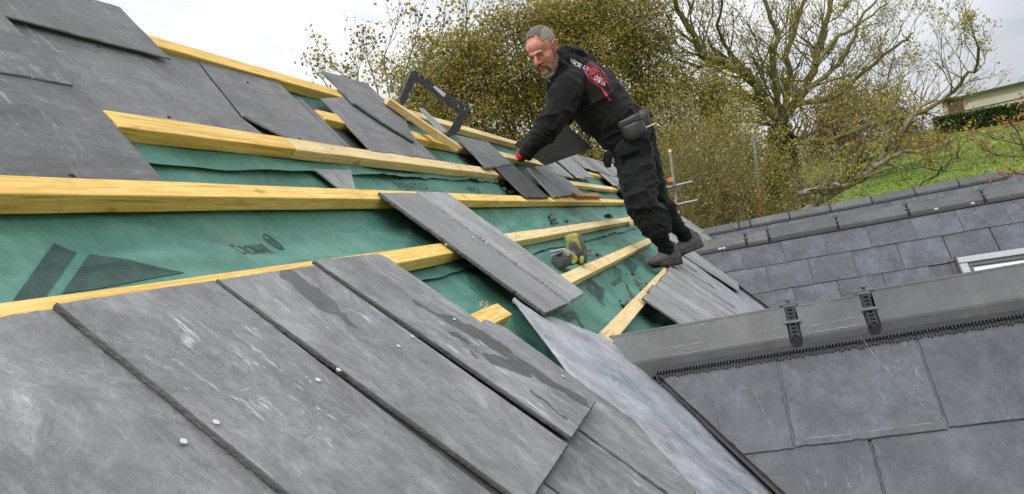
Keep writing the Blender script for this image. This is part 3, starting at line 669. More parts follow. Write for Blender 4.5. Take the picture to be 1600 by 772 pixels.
# pair of slates hooked over the third and fourth battens
ms([(1.998, -.628), (2.262, -.640), (2.305, -.030), (2.020, -.035)], .010, .004, .010, M_SL_MID, .007, seed=301, chip=.1, jit=.0012, bev=.003)
ms([(2.270, -.640), (2.505, -.640), (2.520, -.610), (2.585, -.025), (2.312, -.028)], .014, .006, .012, M_SL_MID2, .007, seed=302, chip=.15, jit=.0015, bev=.003)

# nails
def nail(px, py, h):
    a, b = onroof(px, py, h); p = RP(a, b, h); n = (RP(a, b, 1)-RP(a, b, 0)).normalized(); t = n.orthogonal().normalized()
    m = MB(); m.tube([p-n*.004, p+n*.0001, p+n*.0009, p+n*.0013], [.0014, .0041, .0041, .0030], 14); m.build('nail', M_NAIL, main_roof, smooth=False)
for px, py, h in ((338, 660, .0205), (287, 690, .0135), (497, 594, .0205), (529, 578, .0250), (623, 541, .0250), (645, 526, .0300), (710, 499, .0300), (880, 588, .014), (697, 382, .018), (739, 371, .022)): nail(px, py, h)
M_HOLE = flat_mat('nail_hole', (0.012, 0.012, 0.013), 0.9, var=.1)
def hole(px, py, h, r=.006):
    a, b = onroof(px, py, h); m = MB()
    pts = [RP(a+math.cos(t)*r*random.uniform(.7, 1.2), b+math.sin(t)*r*random.uniform(.5, .9), h) for t in [k*math.pi/5 for k in range(10)]]
    dn = RP(a, b, 1)-RP(a, b, 0); m.add([p+dn*.0006 for p in pts]+[p-dn*.001 for p in pts], [tuple(range(10))]+[(k, k+10, (k+1) % 10+10, (k+1) % 10) for k in range(10)]); m.build('nail_hole', M_HOLE, main_roof)
for px, py in ((113, 274), (154, 72), (264, 183), (387, 129), (468, 217)): hole(px, py, .0125)

# lead valley under the near cross roof
def lead(poly_fn, b0, b1, nb, na, name, i):
    vs = []; fs = []; uv = []
    for j in range(nb+1):
        b = b0+(b1-b0)*j/nb; al, ar = poly_fn(b)
        for k in range(na+1):
            t = k/na; a = al+(ar-al)*t
            h = .004 + .006*noise.noise(V((a*5, b*5, 3))) + 0.010*noise.noise(V((a*2.1, b*2.3, 9)))*(1-t)
            if i == 1: h += 0.010*math.exp(-((t-.42-.1*math.sin(b*5))/.09)**2) - 0.012*t
            vs.append(RP(a, b, h)); uv.append((a, b))
    w1 = na+1
    for j in range(nb):
        for k in range(na): q = j*w1+k; fs.append((q, q+w1, q+w1+1, q+1))
    o = mesh(name, vs, fs, M_LEAD, main_roof, uv, smooth=True); m = o.modifiers.new('thick', 'SOLIDIFY'); m.thickness = .003; m.offset = -1; return o
def lf1(b):
    left = max(0.0, min(1.97, 1.97 + (b+.538)*1.05)) if b > -.80 else 1.695+(b+.80)*0.98
    v = vb_(b)
    if b > -.83: v = min(v, 1.985 + (-.538-b)*1.22)
    return left, max(v, left+.012)
lead(lf1, -1.9, -.538, 46, 14, 'lead_valley', 1)
def vb2(b): z = RP(0, b).z-H; return (z*math.cos(PT)+KT[2][0])/math.sin(PT)
def lf2(b): v = vb2(b); return v-0.62, v
def lead2():
    vs = []; fs = []
    for j in range(16):
        b = -1.9+(1.14)*j/15; v = vb2(b)
        l_ = max(3.25, 5.6+(b+.86)/.52-.5)
        for t in (0, .5, 1): vs.append(RP(l_+(v-l_)*t, b, .004+.004*noise.noise(V((b*9, t*3, 1)))-.01*(t == 1)))
    for j in range(15):
        for k in range(2): q = j*3+k; fs.append((q, q+3, q+4, q+1))
    o = mesh('lead_valley', vs, fs, M_LEAD, main_roof, [(q.x, q.y) for q in vs]); m = o.modifiers.new('thick', 'SOLIDIFY'); m.thickness = .004; m.offset = -1
lead2()

# prints on the underlay
def proj_print(polys, name='print'):
    """polys in (a, b); laid on the surface of the underlay"""
    bm = bmesh.new()
    for p in polys:
        bm.faces.new([bm.verts.new((x, y, 0)) for x, y in p])
    bmesh.ops.triangulate(bm, faces=bm.faces[:])
    for _ in range(4):
        es = [e for e in bm.edges if e.calc_length() > 0.02]
        if not es: break
        bmesh.ops.subdivide_edges(bm, edges=es, cuts=1); bmesh.ops.triangulate(bm, faces=bm.faces[:])
    finish_print(bm, name)
def finish_print(bm, name):
    uvs = {v: (v.co.x, v.co.y) for v in bm.verts}; ul = bm.loops.layers.uv.new('UVMap')
    for f in bm.faces:
        for l in f.loops: l[ul].uv = uvs[l.vert]
    for v in bm.verts:
        a, b = v.co.x, v.co.y; off = 0 if b > -.36 else -.004
        u, w_ = (a-.3)/.025, (b+.3625)/.0125; i, j = math.floor(u), math.floor(w_); u -= i; w_ -= j
        H_ = lambda p, q: hu(.3+p*.025, -.3625+q*.0125)
        h = H_(i, j)*(1-u)*(1-w_)+H_(i+1, j)*u*(1-w_)+H_(i, j+1)*(1-u)*w_+H_(i+1, j+1)*u*w_
        v.co = RP(a, b, h+off+.0012)
    me = bpy.data.meshes.new(name); bm.to_mesh(me); bm.free(); link(name, me, M_PRINT, main_roof)
def text_bm(s, size):
    cu = bpy.data.curves.new('t', 'FONT'); cu.body = s; cu.size = size; cu.resolution_u = 2; cu.offset = .0003; o = bpy.data.objects.new('t', cu)
    dg = bpy.context.evaluated_depsgraph_get(); me = bpy.data.meshes.new_from_object(o); bpy.data.objects.remove(o)
    bm = bmesh.new(); bm.from_mesh(me); return bm
def text_print(s, a, b, size, sx=1.0, rot=0.0, shear=0.0, name='print_lettering'):
    bm = text_bm(s, size); bmesh.ops.triangulate(bm, faces=bm.faces[:])
    for _ in range(3):
        es = [e for e in bm.edges if e.calc_length() > 0.02]
        if es: bmesh.ops.subdivide_edges(bm, edges=es, cuts=1); bmesh.ops.triangulate(bm, faces=bm.faces[:])
    c_, s_ = math.cos(rot), math.sin(rot)
    for v in bm.verts:
        x, y = v.co.x*sx + v.co.y*shear, v.co.y
        v.co = V((a+x*c_-y*s_, b+x*s_+y*c_, 0))
    finish_print(bm, name)
und = lambda *pp: [onroof(x, y, -.048) for x, y in pp]
proj_print([und((20, 470), (85, 379), (121, 392), (68, 466)), und((96, 459), (140, 396), (215, 412), (290, 424), (215, 440), (150, 452))], 'print_arrow')
text_print('C', 1.258, -.172, .056, .55); text_print('ROMAR', 1.284, -.172, .048, .52)
bc = (1.414, -.137)
ell_ = lambda r1, r2, n=28: [(bc[0]+math.cos(t*2*math.pi/n)*r1, bc[1]+math.sin(t*2*math.pi/n)*r2) for t in range(n)]
o_, i_ = ell_(.019, .028), ell_(.0155, .023)
proj_print([[o_[k], o_[(k+1) % 28], i_[(k+1) % 28], i_[k]] for k in range(28)] + [[(bc[0]-.012+k*.0045, bc[1]-.010), (bc[0]-.0097+k*.0045, bc[1]-.010), (bc[0]-.0097+k*.0045, bc[1]+.015), (bc[0]-.012+k*.0045, bc[1]+.015)] for k in range(6)] + [[(bc[0]-.013, bc[1]-.022), (bc[0]+.013, bc[1]-.022), (bc[0]+.015, bc[1]-.012), (bc[0]-.015, bc[1]-.012)]], 'print_badge')
text_print('VENTO', 2.42, .062, .052, 1.55); text_print('PRO', 2.57, .026, .036, 1.5); text_print('PRO', 3.16, .052, .060, 1.1)
# barred blocks and angular marks further along
def bars(cx, cy, n, L_, wd, gap, rot):
    a0, b0 = onroof(cx, cy, -.05); out = []; c_, s_ = math.cos(rot), math.sin(rot)
    for k in range(n):
        o = (k-n/2)*gap
        q = [(o, -L_/2*(1+.3*(k == 0))), (o+wd, -L_/2*(1+.15*(k == 0))), (o+wd, L_/2), (o, L_/2)]
        out.append([(a0+x*c_-y*s_, b0+x*s_+y*c_) for x, y in q])
    proj_print(out, 'print_bars')
bars(930, 453, 7, .085, .026, .040, .15); bars(985, 414, 6, .08, .03, .05, .1); bars(965, 427, 5, .05, .022, .05, .2); bars(1004, 402, 4, .04, .03, .06, 0)
def block(pts): proj_print([und(*p) for p in pts], 'print_block')
block([((953, 443), (968, 433), (974, 437), (961, 448)), ((977, 437), (981, 441), (990, 466), (984, 466))])
block([((875, 492), (893, 484), (906, 493), (892, 501)), ((893, 484), (900, 487), (918, 515), (910, 510))])
block([((662, 406), (672, 400), (682, 408), (671, 414)), ((674, 399), (684, 395), (696, 402), (686, 408))])
proj_print([und((690, 425), (728, 405), (729, 407), (692, 427))], 'print_line')
# ------------------------------------------------------------------ loose slates, timber and tools on the roof
GL = 'loose slates lying on the stripped roof'
def loose(pts, h, th, mt, label, seed, px=True, jit=.0018, dh=0.0, step=.03, group=GL):
    poly = [onroof(x, y, h) for x, y in pts] if px else pts
    o = slate('slate', poly, RP, h-th, h-th+dh, th, mt, None, step, jit, .004, seed=seed, chip=.15)
    return tag(o, label, 'slate', group)
loose([(502, 153), (581, 236), (684, 250), (655, 222), (620, 180), (560, 150)], .002, .007, M_SL_UP, 'wide slate resting on the second yellow batten, beneath the tilted slate', 410)
loose([(503, 110), (553, 161), (600, 192), (648, 222), (634, 186), (572, 129)], .014, .009, M_SL_UP, 'tilted slate poking above the top batten against the sky', 411)
loose([(656, 168), (663, 170), (700, 206), (690, 209)], .045, .007, M_SL_MID2, 'narrow slate strip under the black steel frame', 412)
loose([(711, 210), (760, 262), (770, 262), (800, 256), (762, 221)], .022, .008, M_SL_UP, 'slate propped below the right leg of the black steel frame', 413)
loose([(768, 255), (824, 308), (859, 308), (798, 253)], .016, .008, M_SL_DK, 'dark slate laid across the roof left of the roofer\'s hand', 414)
loose([(824, 262), (866, 308), (911, 301), (858, 257)], .016, .008, M_SL_UP, 'slate just right of and below the roofer\'s near hand', 415)
loose([(489, 263), (548, 265), (557, 297), (535, 297)], -.026, .006, M_SL_MID2, 'small slate offcut lying on green underlay between two battens', 416)
def block(name, p, q, w_, t, mt, label, cat, h0=.0, up=None):
    """squared timber from p to q (world)"""
    d = (q-p); n = (RP(0, 1e-4 if False else -.1, 1)-RP(0, -.1, 0)).normalized(); s = d.cross(n).normalized(); n = s.cross(d).normalized(); m = MB()
    k = 8; vs = []; fs = []
    for i in range(k+1):
        c = p+d*i/k
        for a_, b_ in ((-1, -1), (1, -1), (1, 1), (-1, 1)): j = V((i*1.7, a_*3, b_*5)); vs.append(c+s*a_*w_/2+n*(b_*t/2)+V((1, 1, 1))*noise.noise(j)*.001)
    for i in range(k):
        for a_ in range(4): b_ = (a_+1) % 4; fs.append((i*4+a_, i*4+b_, (i+1)*4+b_, (i+1)*4+a_))
    fs += [(3, 2, 1, 0), (k*4, k*4+1, k*4+2, k*4+3)]
    o = mesh(name, vs, fs, mt); bevel_mod(o, .0015, 1); return tag(o, label, cat)
def rp_px(x, y, h): a, b = onroof(x, y, h); return RP(a, b, h)
M_WOOD_X = wood_mat('offcut_timber', (0.84, 0.64, 0.36), (0.74, 0.52, 0.24), (0.5, 0.3, 0.12))
block('timber_offcut', rp_px(604, 157, .030), rp_px(714, 231, .040), .046, .030, M_WOOD_X, 'length of pale batten leaning diagonally under the black steel frame', 'batten offcut')
block('timber_offcut', rp_px(897, 306, .014), rp_px(934, 307, .014), .045, .030, M_WOOD_END, 'short brown timber block sitting on the third batten', 'batten offcut')
block('timber_offcut', rp_px(978, 342, .0), rp_px(990, 350, .0), .05, .034, M_WOOD_P, 'small cream timber block at the broken end of the fourth batten', 'batten offcut')
block('timber_offcut', rp_px(634, 205, -.01), rp_px(728, 237, -.01), .045, .03, M_WOOD_P, 'batten piece under the leaning batten and the black steel frame', 'batten offcut') if False else None

# U-shaped steel frame
pts = [(626, 164), (625, 153), (642, 113), (648, 110), (734, 170), (731, 177), (717, 205), (698, 217), (696, 214), (715, 180), (713, 176), (653, 128), (648, 129), (631, 165)]
fr_root = empty('steel_frame', at(628, 165, 3.32), 'black U-shaped steel slating frame with a pale sticker, standing on loose slates', 'slating frame')
YB = lambda x: 3.32+.15*(x-626)/108
P = [at(x, y, YB(x)) for x, y in pts]; nrm = (P[4]-P[3]).cross(P[8]-P[3]).normalized(); nrm = nrm if nrm.dot(CAM-P[3]) > 0 else -nrm
n = len(P); fsx = [tuple(range(n)), tuple(range(n, 2*n))[::-1]]+[(k, k+n, (k+1) % n+n, (k+1) % n) for k in range(n)]
M_STEEL = flat_mat('painted_black_steel', (0.030, 0.032, 0.035), 0.42, 0.5, metal=.2, var=.4, sc=40)
mb = MB(); mb.add([p+nrm*.003 for p in P]+[p-nrm*.003 for p in P], fsx); o = mb.build('plate', M_STEEL, fr_root); bevel_mod(o, .001)
mb = MB()
for i, j in ((2, 3), (3, 4), (4, 5), (5, 7), (1, 2)):
    a, b = P[i], P[j]; mb.tube([a-nrm*.012+ (a-b).normalized()*.001, b-nrm*.012], [.004, .004], 4)
mb.add([P[3]-nrm*.02, P[4]-nrm*.02, P[4]+nrm*.004, P[3]+nrm*.004], [(0, 1, 2, 3)]); mb.add([P[4]-nrm*.02, P[5]-nrm*.02, P[5]+nrm*.004, P[4]+nrm*.004], [(0, 1, 2, 3)])
mb.build('flange', M_STEEL, fr_root)
stk = [at(x, y, YB(x))+nrm*.0045 for x, y in ((676, 136), (680, 134), (697, 147), (693, 152))]
M_STK = flat_mat('sticker', (0.45, 0.46, 0.47), .5, var=.4, sc=300); mb = MB(); mb.add(stk, [(0, 1, 2, 3)]); mb.build('sticker', M_STK, fr_root)
for (x, y) in ((716, 166), (726, 170), (655, 118), (664, 122)):
    mb = MB(); c = at(x, y, YB(x))+nrm*.0048; mb.tube([c+_u*.006, c-_u*.006], [.0012, .0016], 5); mb.build('scratch', M_STK, fr_root)

# cordless tool
tr = empty('cordless_tool', at(888, 412, 3.05), 'lime green and grey cordless power tool lying on underlay above the fifth batten', 'power tool')
M_LIME = flat_mat('lime_plastic', (0.29, 0.30, 0.075), 0.55, var=.5, sc=30); M_TG = flat_mat('tool_grey', (0.085, 0.08, 0.082), 0.55, var=.4, sc=35); M_TG2 = flat_mat('tool_light_grey', (0.30, 0.29, 0.27), 0.5, var=.3, sc=40)
def rbox(pts_, Y, d, mt, name, ins=.12, lv=2):
    P = [at(x, y, Y if not hasattr(Y, '__len__') else Y[i]) for i, (x, y) in enumerate(pts_)]; c = sum(P, V())/len(P); n = len(P); nr = _f
    vs = []; 
    for off, k in ((-d/2, .86), (-d*.42, 1), (d*.42, 1), (d/2, .86)): vs += [c+(p-c)*k+nr*off for p in P]
    fs = [tuple(range(n)), tuple(3*n+k for k in range(n))[::-1]]+[(j*n+k, (j+1)*n+k, (j+1)*n+(k+1) % n, j*n+(k+1) % n) for j in range(3) for k in range(n)]
    o = mesh(name, vs, fs, mt, tr, smooth=True); s = o.modifiers.new('s', 'SUBSURF'); s.levels = lv; s.render_levels = lv
    bm = bmesh.new(); bm.from_mesh(o.data); bmesh.ops.recalc_face_normals(bm, faces=bm.faces[:]); bm.to_mesh(o.data); bm.free(); return o
rbox([(881, 370), (886, 367), (898, 363), (905, 365), (913, 392), (917, 412), (908, 416), (895, 412), (886, 396)], 3.10, .065, M_LIME, 'battery_shell')
rbox([(886, 379), (897, 374), (903, 384), (911, 396), (903, 408), (891, 400)], 3.072, .03, M_TG, 'grip_inset')
rbox([(903, 364), (907, 365), (916, 386), (918, 409), (914, 416), (910, 395)], 3.07, .075, M_TG, 'battery_pack')
rbox([(903, 402), (911, 397), (914, 404), (912, 412), (904, 414)], 3.06, .04, M_LIME, 'battery_button', lv=1)
mb = MB(); a, b = at(872, 409, 2.98), at(897, 402, 3.06); dv = (b-a).normalized()
mb.tube([a-dv*.012, a-dv*.009, a+dv*.03, a+dv*.034, b], [.018, .030, .032, .029, .029], 24); o = mb.build('motor_body', M_TG, tr, smooth=False); bevel_mod(o, .002)
rbox([(880, 394), (887, 388), (897, 396), (905, 404), (899, 414), (889, 413)], 3.02, .03, M_LIME, 'gear_collar'); rbox([(879, 392), (884, 388), (893, 393), (890, 400), (884, 402)], 3.00, .03, M_TG2, 'collar_cap')
for k in range(4):
    mb = MB(); p = at(861-k*.5, 399-k*2.2, 2.97); q = at(884, 390-k*.6, 3.0); mb.tube([p, q], [.0016, .0022], 6); mb.build('guard_rod', M_NAIL if k != 1 else M_BLACKP, tr)
rbox([(868, 397), (878, 392), (882, 397), (870, 402)], 2.965, .02, M_BLACKP, 'vent_grille', lv=1)
# hammer-like steel holder head by the fourth batten
hr_ = empty('tape_measure', rp_px(950, 340, -.03), 'small black tool with a pale edge lying behind the fourth batten', 'hand tool')
tr = hr_; rbox([(943, 337), (947, 333), (956, 334), (959, 339), (952, 342), (945, 341)], 5.25, .05, M_BLACKP, 'case', lv=1); rbox([(954, 334), (958, 335), (960, 340), (956, 341)], 5.22, .03, M_TG2, 'rim', lv=1)

# slate chips and shavings
def chips(cx, cy, h, n, spr, label, seed, sz=.02, mt=None, cat='slate chips'):
    rr = random.Random(seed); a0, b0 = onroof(cx, cy, h); mb = MB()
    for k in range(n):
        a, b = a0+rr.gauss(0, spr), b0+rr.gauss(0, spr*.28); r = sz*rr.uniform(.3, 1.2); th = rr.uniform(0, 6.28); hh = hu(a, b)+.006+rr.uniform(0, .010); m_ = rr.choice((3, 4, 4, 5)); tl = rr.uniform(-.5, .5)
        q = []
        for j in range(m_):
            t = th+j*6.283/m_+rr.uniform(-.3, .3); e_ = rr.uniform(.5, 1)*(1 if j % 2 else .55); q.append((a+math.cos(t)*r*e_*1.6, b+math.sin(t)*r*e_*.7, hh+math.cos(t)*r*tl))
        mb.add([RP(x, y, z) for x, y, z in q]+[RP(x, y, z-.003) for x, y, z in q], [tuple(range(m_)), tuple(range(m_, 2*m_))[::-1]]+[(j, j+m_, (j+1) % m_+m_, (j+1) % m_) for j in range(m_)])
    return tag(mb.build('slate_chips', mt or M_SL_DK, None), label, cat, kind='stuff')
chips(735, 253, -.04, 22, .10, 'dark slate chips caught behind the second batten', 1, .03)
chips(800, 298, -.04, 26, .11, 'heap of grey slate shards beside the third batten under the dark slate', 2, .035, M_SL_MID2)
chips(872, 347, -.04, 22, .12, 'dark slate chips scattered above the fourth batten', 3, .028)
chips(928, 398, -.04, 20, .07, 'dark slate chips right of the lime green tool', 4, .022)
chips(1003, 446, -.04, 18, .10, 'dark slate chips beside the lowest batten', 5, .026)
chips(972, 473, -.04, 6, .03, 'single grey slate shard on underlay near the broken batten', 6, .03)
def shav(cx, cy, h, n, spr, label, seed):
    rr = random.Random(seed); a0, b0 = onroof(cx, cy, h); mb = MB()
    for k in range(n):
        a, b = a0+rr.gauss(0, spr), b0+rr.gauss(0, spr*.5); L_ = rr.uniform(.004, .012); t = rr.uniform(0, 6.28); p = RP(a, b, max(hu(a, b)+.005, h)); q = RP(a+math.cos(t)*L_, b+math.sin(t)*L_, max(hu(a, b)+.005, h)+rr.uniform(0, .012))
        mb.tube([p, (p+q)/2+V((0, 0, .002)), q], [.0006, .0007, .0003], 4)
    return tag(mb.build('wood_shavings', M_WOOD_P, None), label, 'wood shavings', kind='stuff')
shav(562, 305, .002, 12, .02, 'wood splinters on the third batten at its joint', 1); shav(752, 478, .002, 9, .012, 'wood splinters curling off the sawn batten stub', 2)
# ------------------------------------------------------------------ organic shapes: union of tapered limbs
def limb(mb, pts, rad, n=14, A=None, flat=1.0):
    """closed round-ended tapering tube; flat squashes across A"""
    pts = [V(p) for p in pts]; rad = list(rad)
    d0 = (pts[0]-pts[1]).normalized(); d1 = (pts[-1]-pts[-2]).normalized(); P = []; R = []
    for t in (80, 55, 28): P.append(pts[0]+d0*rad[0]*math.sin(math.radians(t))); R.append(rad[0]*math.cos(math.radians(t)))
    P += pts; R += rad
    for t in (28, 55, 80): P.append(pts[-1]+d1*rad[-1]*math.sin(math.radians(t))); R.append(rad[-1]*math.cos(math.radians(t)))
    b0 = len(mb.v); mb.tube(P, R, n)
    if flat != 1.0:
        A = V(A).normalized()
        for k in range(b0, len(mb.v)):
            i = (k-b0)//n; c = P[min(i, len(P)-1)]; dv = mb.v[k]-c; t = dv.dot(A); mb.v[k] = c + dv + A*t*(flat-1)
def ell(mb, c, fx, fy, fz, rx, ry, rz, n=14):
    """ellipsoid with axes fx, fy, fz"""
    vs = []; fs = []; m = n//2+1
    for j in range(1, m):
        ph = math.pi*j/m
        for i in range(n):
            t = 2*math.pi*i/n; vs.append(V(c)+fx*(rx*math.sin(ph)*math.cos(t))+fy*(ry*math.sin(ph)*math.sin(t))+fz*(rz*math.cos(ph)))
    vs += [V(c)+fz*rz, V(c)-fz*rz]; T, B = len(vs)-2, len(vs)-1
    for j in range(m-2):
        for i in range(n): i2 = (i+1) % n; fs.append((j*n+i, (j+1)*n+i, (j+1)*n+i2, j*n+i2))
    for i in range(n): i2 = (i+1) % n; fs.append((T, i, i2)); fs.append((B, (m-2)*n+i2, (m-2)*n+i))
    if fx.cross(fy).dot(fz) < 0: fs = [f[::-1] for f in fs]
    mb.add(vs, fs)
def loft(mb, rings):
    """rings: (centre, axis1, axis2, r1, r2[, power])"""
    n = 28; vs = []; fs = []
    for (c, a1, a2, r1, r2) in rings:
        for k in range(n):
            t = 2*math.pi*k/n; ct, st = math.cos(t), math.sin(t); p = 0.82
            vs.append(V(c)+a1*(r1*math.copysign(abs(ct)**p, ct))+a2*(r2*math.copysign(abs(st)**p, st)))
    for i in range(len(rings)-1):
        for k in range(n): k2 = (k+1) % n; fs.append((i*n+k, i*n+k2, (i+1)*n+k2, (i+1)*n+k))
    fs.append(tuple(range(n))[::-1]); fs.append(tuple((len(rings)-1)*n+k for k in range(n))); mb.add(vs, fs)
def fuse(name, mb, voxel, mt, parent, smooth=4, disp=None, factor=0.5):
    me = bpy.data.meshes.new('tmp'); me.from_pydata([tuple(v) for v in mb.v], [], mb.f)
    bm = bmesh.new(); bm.from_mesh(me); 
    bmesh.ops.recalc_face_normals(bm, faces=bm.faces[:]); bm.to_mesh(me); bm.free()
    o = bpy.data.objects.new('tmp', me); C.objects.link(o)
    r = o.modifiers.new('r', 'REMESH'); r.mode = 'VOXEL'; r.voxel_size = voxel; r.adaptivity = 0
    if smooth: s = o.modifiers.new('s', 'SMOOTH'); s.factor = factor; s.iterations = smooth
    dg = bpy.context.evaluated_depsgraph_get(); dg.update(); m2 = bpy.data.meshes.new_from_object(o.evaluated_get(dg)); bpy.data.objects.remove(o); bpy.data.meshes.remove(me)
    m2.name = name
    if disp:
        nr = [v.normal.copy() for v in m2.vertices]
        for v, n in zip(m2.vertices, nr): v.co = v.co + n*disp(v.co, n)
    m2.polygons.foreach_set('use_smooth', [True]*len(m2.polygons)); m2.update(); m2.materials.clear()
    return link(name, m2, mt, parent)
def rn(p, f, s=0): return noise.noise(V((p.x*f+s, p.y*f+s*1.3, p.z*f-s)))
def ridged(p, f, s=0): return 1-2*abs(rn(p, f, s))

def cloth_mat(name, col, rough=0.9, sc=350, var=.3):
    m, nt, b = mat_new(name, rough, 0.25); v = coords(nt, 'Object')
    n = noi(nt, v, sc, 3, 0.6); n2 = noi(nt, v, 14, 5, 0.6)
    c = ramp(nt, n2, [(0.3, tuple(x*(1-var) for x in col)), (0.7, tuple(x*(1+var) for x in col))])
    d_ = ramp(nt, noi(nt, v, 6, 8, .78), [(.54, g(0)), (.70, g(1))]); c = mix(nt, mth(nt, 'MULTIPLY', d_, .7), c, tuple(x*3.2+.004 for x in col)); nt.links.new(c, b.inputs['Base Color']); b.inputs['Sheen Weight'].default_value = 0.04; b.inputs['Sheen Roughness'].default_value = .5
    bump(nt, b, n, 0.4, 0.0008); return m
M_HOOD = cloth_mat('black_fleece', (0.0095, 0.009, 0.0095)); M_TROU = cloth_mat('black_canvas', (0.0085, 0.009, 0.0095), .85)
M_SOCK = cloth_mat('black_knit', (0.005, 0.005, 0.0055))
M_LEATHER = flat_mat('worn_black_leather', (0.022, 0.021, 0.020), 0.45, 0.5, var=.5, sc=25, bmp=.3)
M_SHOE = flat_mat('dark_grey_shoe', (0.095, 0.090, 0.082), 0.75, var=.35, sc=60, bmp=.4); M_SOLE = flat_mat('shoe_sole', (0.05, 0.046, 0.042), 0.8, var=.35, sc=40)
M_LACE = flat_mat('shoe_lace', (0.20, 0.19, 0.18), 0.8, var=.2)
M_RED = flat_mat('red_glove', (0.50, 0.025, 0.035), 0.7, var=.3, sc=50); M_GLOVE = flat_mat('black_glove', (0.015, 0.013, 0.014), 0.7)
M_WHITEP = flat_mat('white_print', (0.60, 0.60, 0.60), 0.7, var=.12, sc=200); M_REDP = flat_mat('red_print', (0.36, 0.035, 0.06), 0.7, var=.45, sc=120)
def skin_mat():
    m, nt, b = mat_new('skin', 0.5, 0.4); v = coords(nt, 'Object'); n = noi(nt, v, 28, 5, 0.6)
    c = ramp(nt, n, [(0.32, (0.48, 0.165, 0.120)), (0.5, (0.58, 0.235, 0.175)), (0.7, (0.65, 0.32, 0.25))])
    nt.links.new(c, b.inputs['Base Color']); b.inputs['Subsurface Weight'].default_value = 0.12; b.inputs['Subsurface Radius'].default_value = (0.01, 0.004, 0.002); b.inputs['Subsurface Scale'].default_value = 1.0
    bump(nt, b, noi(nt, v, 300, 3, 0.6), 0.2, 0.0006); return m
M_SKIN = skin_mat(); M_LIP = flat_mat('lips', (0.50, 0.14, 0.12), 0.45); M_SKIN_R = flat_mat('flushed_skin', (0.50, 0.16, 0.12), 0.55, var=.12, bmp=0)
M_HAIR = flat_mat('dark_grey_hair', (0.115, 0.10, 0.09), 0.8, var=.5, sc=160, bmp=.5); M_BUZZ = flat_mat('clipped_grey_hair', (0.26, 0.205, 0.175), 0.8, var=.2, sc=200, bmp=.3)
M_BEARD = flat_mat('grizzled_beard', (0.17, 0.105, 0.07), 0.85, var=.55, sc=150, bmp=.6); M_BEARD_G = flat_mat('grey_chin_beard', (0.33, 0.30, 0.27), 0.85, var=.4, sc=150, bmp=.6)
M_EYE = flat_mat('eye_white', (0.28, 0.23, 0.21), 0.2, bmp=0); M_IRIS = flat_mat('iris', (0.03, 0.035, 0.03), 0.1, bmp=0)

# ------------------------------------------------------------------ the roofer
feet = at(1050, 415, 4.9)
man = empty('person', feet, 'roofer in black hoodie and black work trousers bending over to set a slate', 'person')
Pt = lambda x, y, Y: at(x, y, Y)
pel, mid_, chest, nb = Pt(986, 214, 4.95), Pt(948, 172, 4.88), Pt(918, 136, 4.82), Pt(893, 110, 4.78)
shN, shF = Pt(890, 138, 4.60), Pt(914, 104, 4.98)
A = (shF-shN).normalized(); S_ = (nb-pel).normalized(); A = (A - S_*A.dot(S_)).normalized(); N = S_.cross(A)
if N.z < 0: N = -N
kneeN, ankN = Pt(1004, 318, 4.70), Pt(1040, 386, 4.80); kneeF, ankF = Pt(1023, 312, 5.02), Pt(1068, 366, 5.13)
hipN, hipF = pel - A*0.105 - S_*0.045, pel + A*0.065 - S_*0.045
elbN, wrN = Pt(858, 196, 4.53), Pt(826, 236, 4.60)
elbF, wrF = Pt(893, 160, 5.06), Pt(882, 188, 4.98)
# head frame
HC = Pt(848, 78, 4.56); hr = lambda x, y, z: (_r*x + _u*y - _f*z)
hf, hl = hr(-.43, -.61, .665).normalized(), hr(.77, .13, .625).normalized(); hl = (hl - hf*hl.dot(hf)).normalized(); hu_ = hf.cross(hl)
if hu_.dot(_u) < 0: hu_ = -hu_
K = 1.10
hp = lambda a, b, c: HC + (hf*a + hl*b + hu_*c)*K
# --- body (one surface: head, neck, trunk, arms, legs)
b = MB()
ell(b, hp(-.014, 0, .034), hf, hl, hu_, .099*K, .077*K, .090*K, 24)
ell(b, hp(.022, 0, -.028), hf, hl, hu_, .066*K, .064*K, .085*K, 20)
ell(b, hp(.034, 0, -.082), hf, hl, hu_, .048*K, .048*K, .036*K, 16)
ell(b, hp(.055, 0, .045), hf, hl, hu_, .036*K, .056*K, .042*K, 16)
limb(b, [hp(.078, -.036, .014), hp(.087, -.014, .017), hp(.087, .014, .017), hp(.078, .036, .014)], [.010*K, .012*K, .012*K, .010*K])
limb(b, [hp(.086, 0, .010), hp(.100, 0, -.012), hp(.112, 0, -.030)], [.0085*K, .010*K, .0125*K])
for s in (-1, 1):
    ell(b, hp(.098, .012*s, -.034), hf, hl, hu_, .011*K, .009*K, .008*K, 10)
    ell(b, hp(.053, .040*s, -.024), hf, hl, hu_, .019*K, .017*K, .014*K, 12)
    ell(b, hp(.072, .031*s, .000), hf, hl, hu_, .013*K, .015*K, .010*K, 12)
    # ear with rim and lobe
    e = lambda x, z: hp(-.008+x, (.078+.006*abs(x)*20)*s, z)
    ell(b, hp(-.006, .075*s, -.004), (hf+hl*s*-.35).normalized(), hl, hu_, .017*K, .006*K, .028*K, 12)
    limb(b, [hp(.006, .079*s, .012), hp(-.004, .086*s, .026), hp(-.018, .091*s, .024), hp(-.024, .092*s, .006), hp(-.018, .087*s, -.012), hp(-.006, .081*s, -.026)], [.0045*K, .005*K, .0055*K, .0055*K, .005*K, .006*K], 8)
limb(b, [hp(.083, -.021, -.064), hp(.094, -.008, -.060), hp(.094, .008, -.060), hp(.083, .021, -.064)], [.006*K, .0075*K, .0075*K, .006*K], 10)
limb(b, [hp(.080, -.018, -.073), hp(.090, 0, -.073), hp(.080, .018, -.073)], [.007*K, .0085*K, .007*K], 10)
ell(b, hp(.072, 0, -.098), hf, hl, hu_, .022*K, .026*K, .02*K, 12)
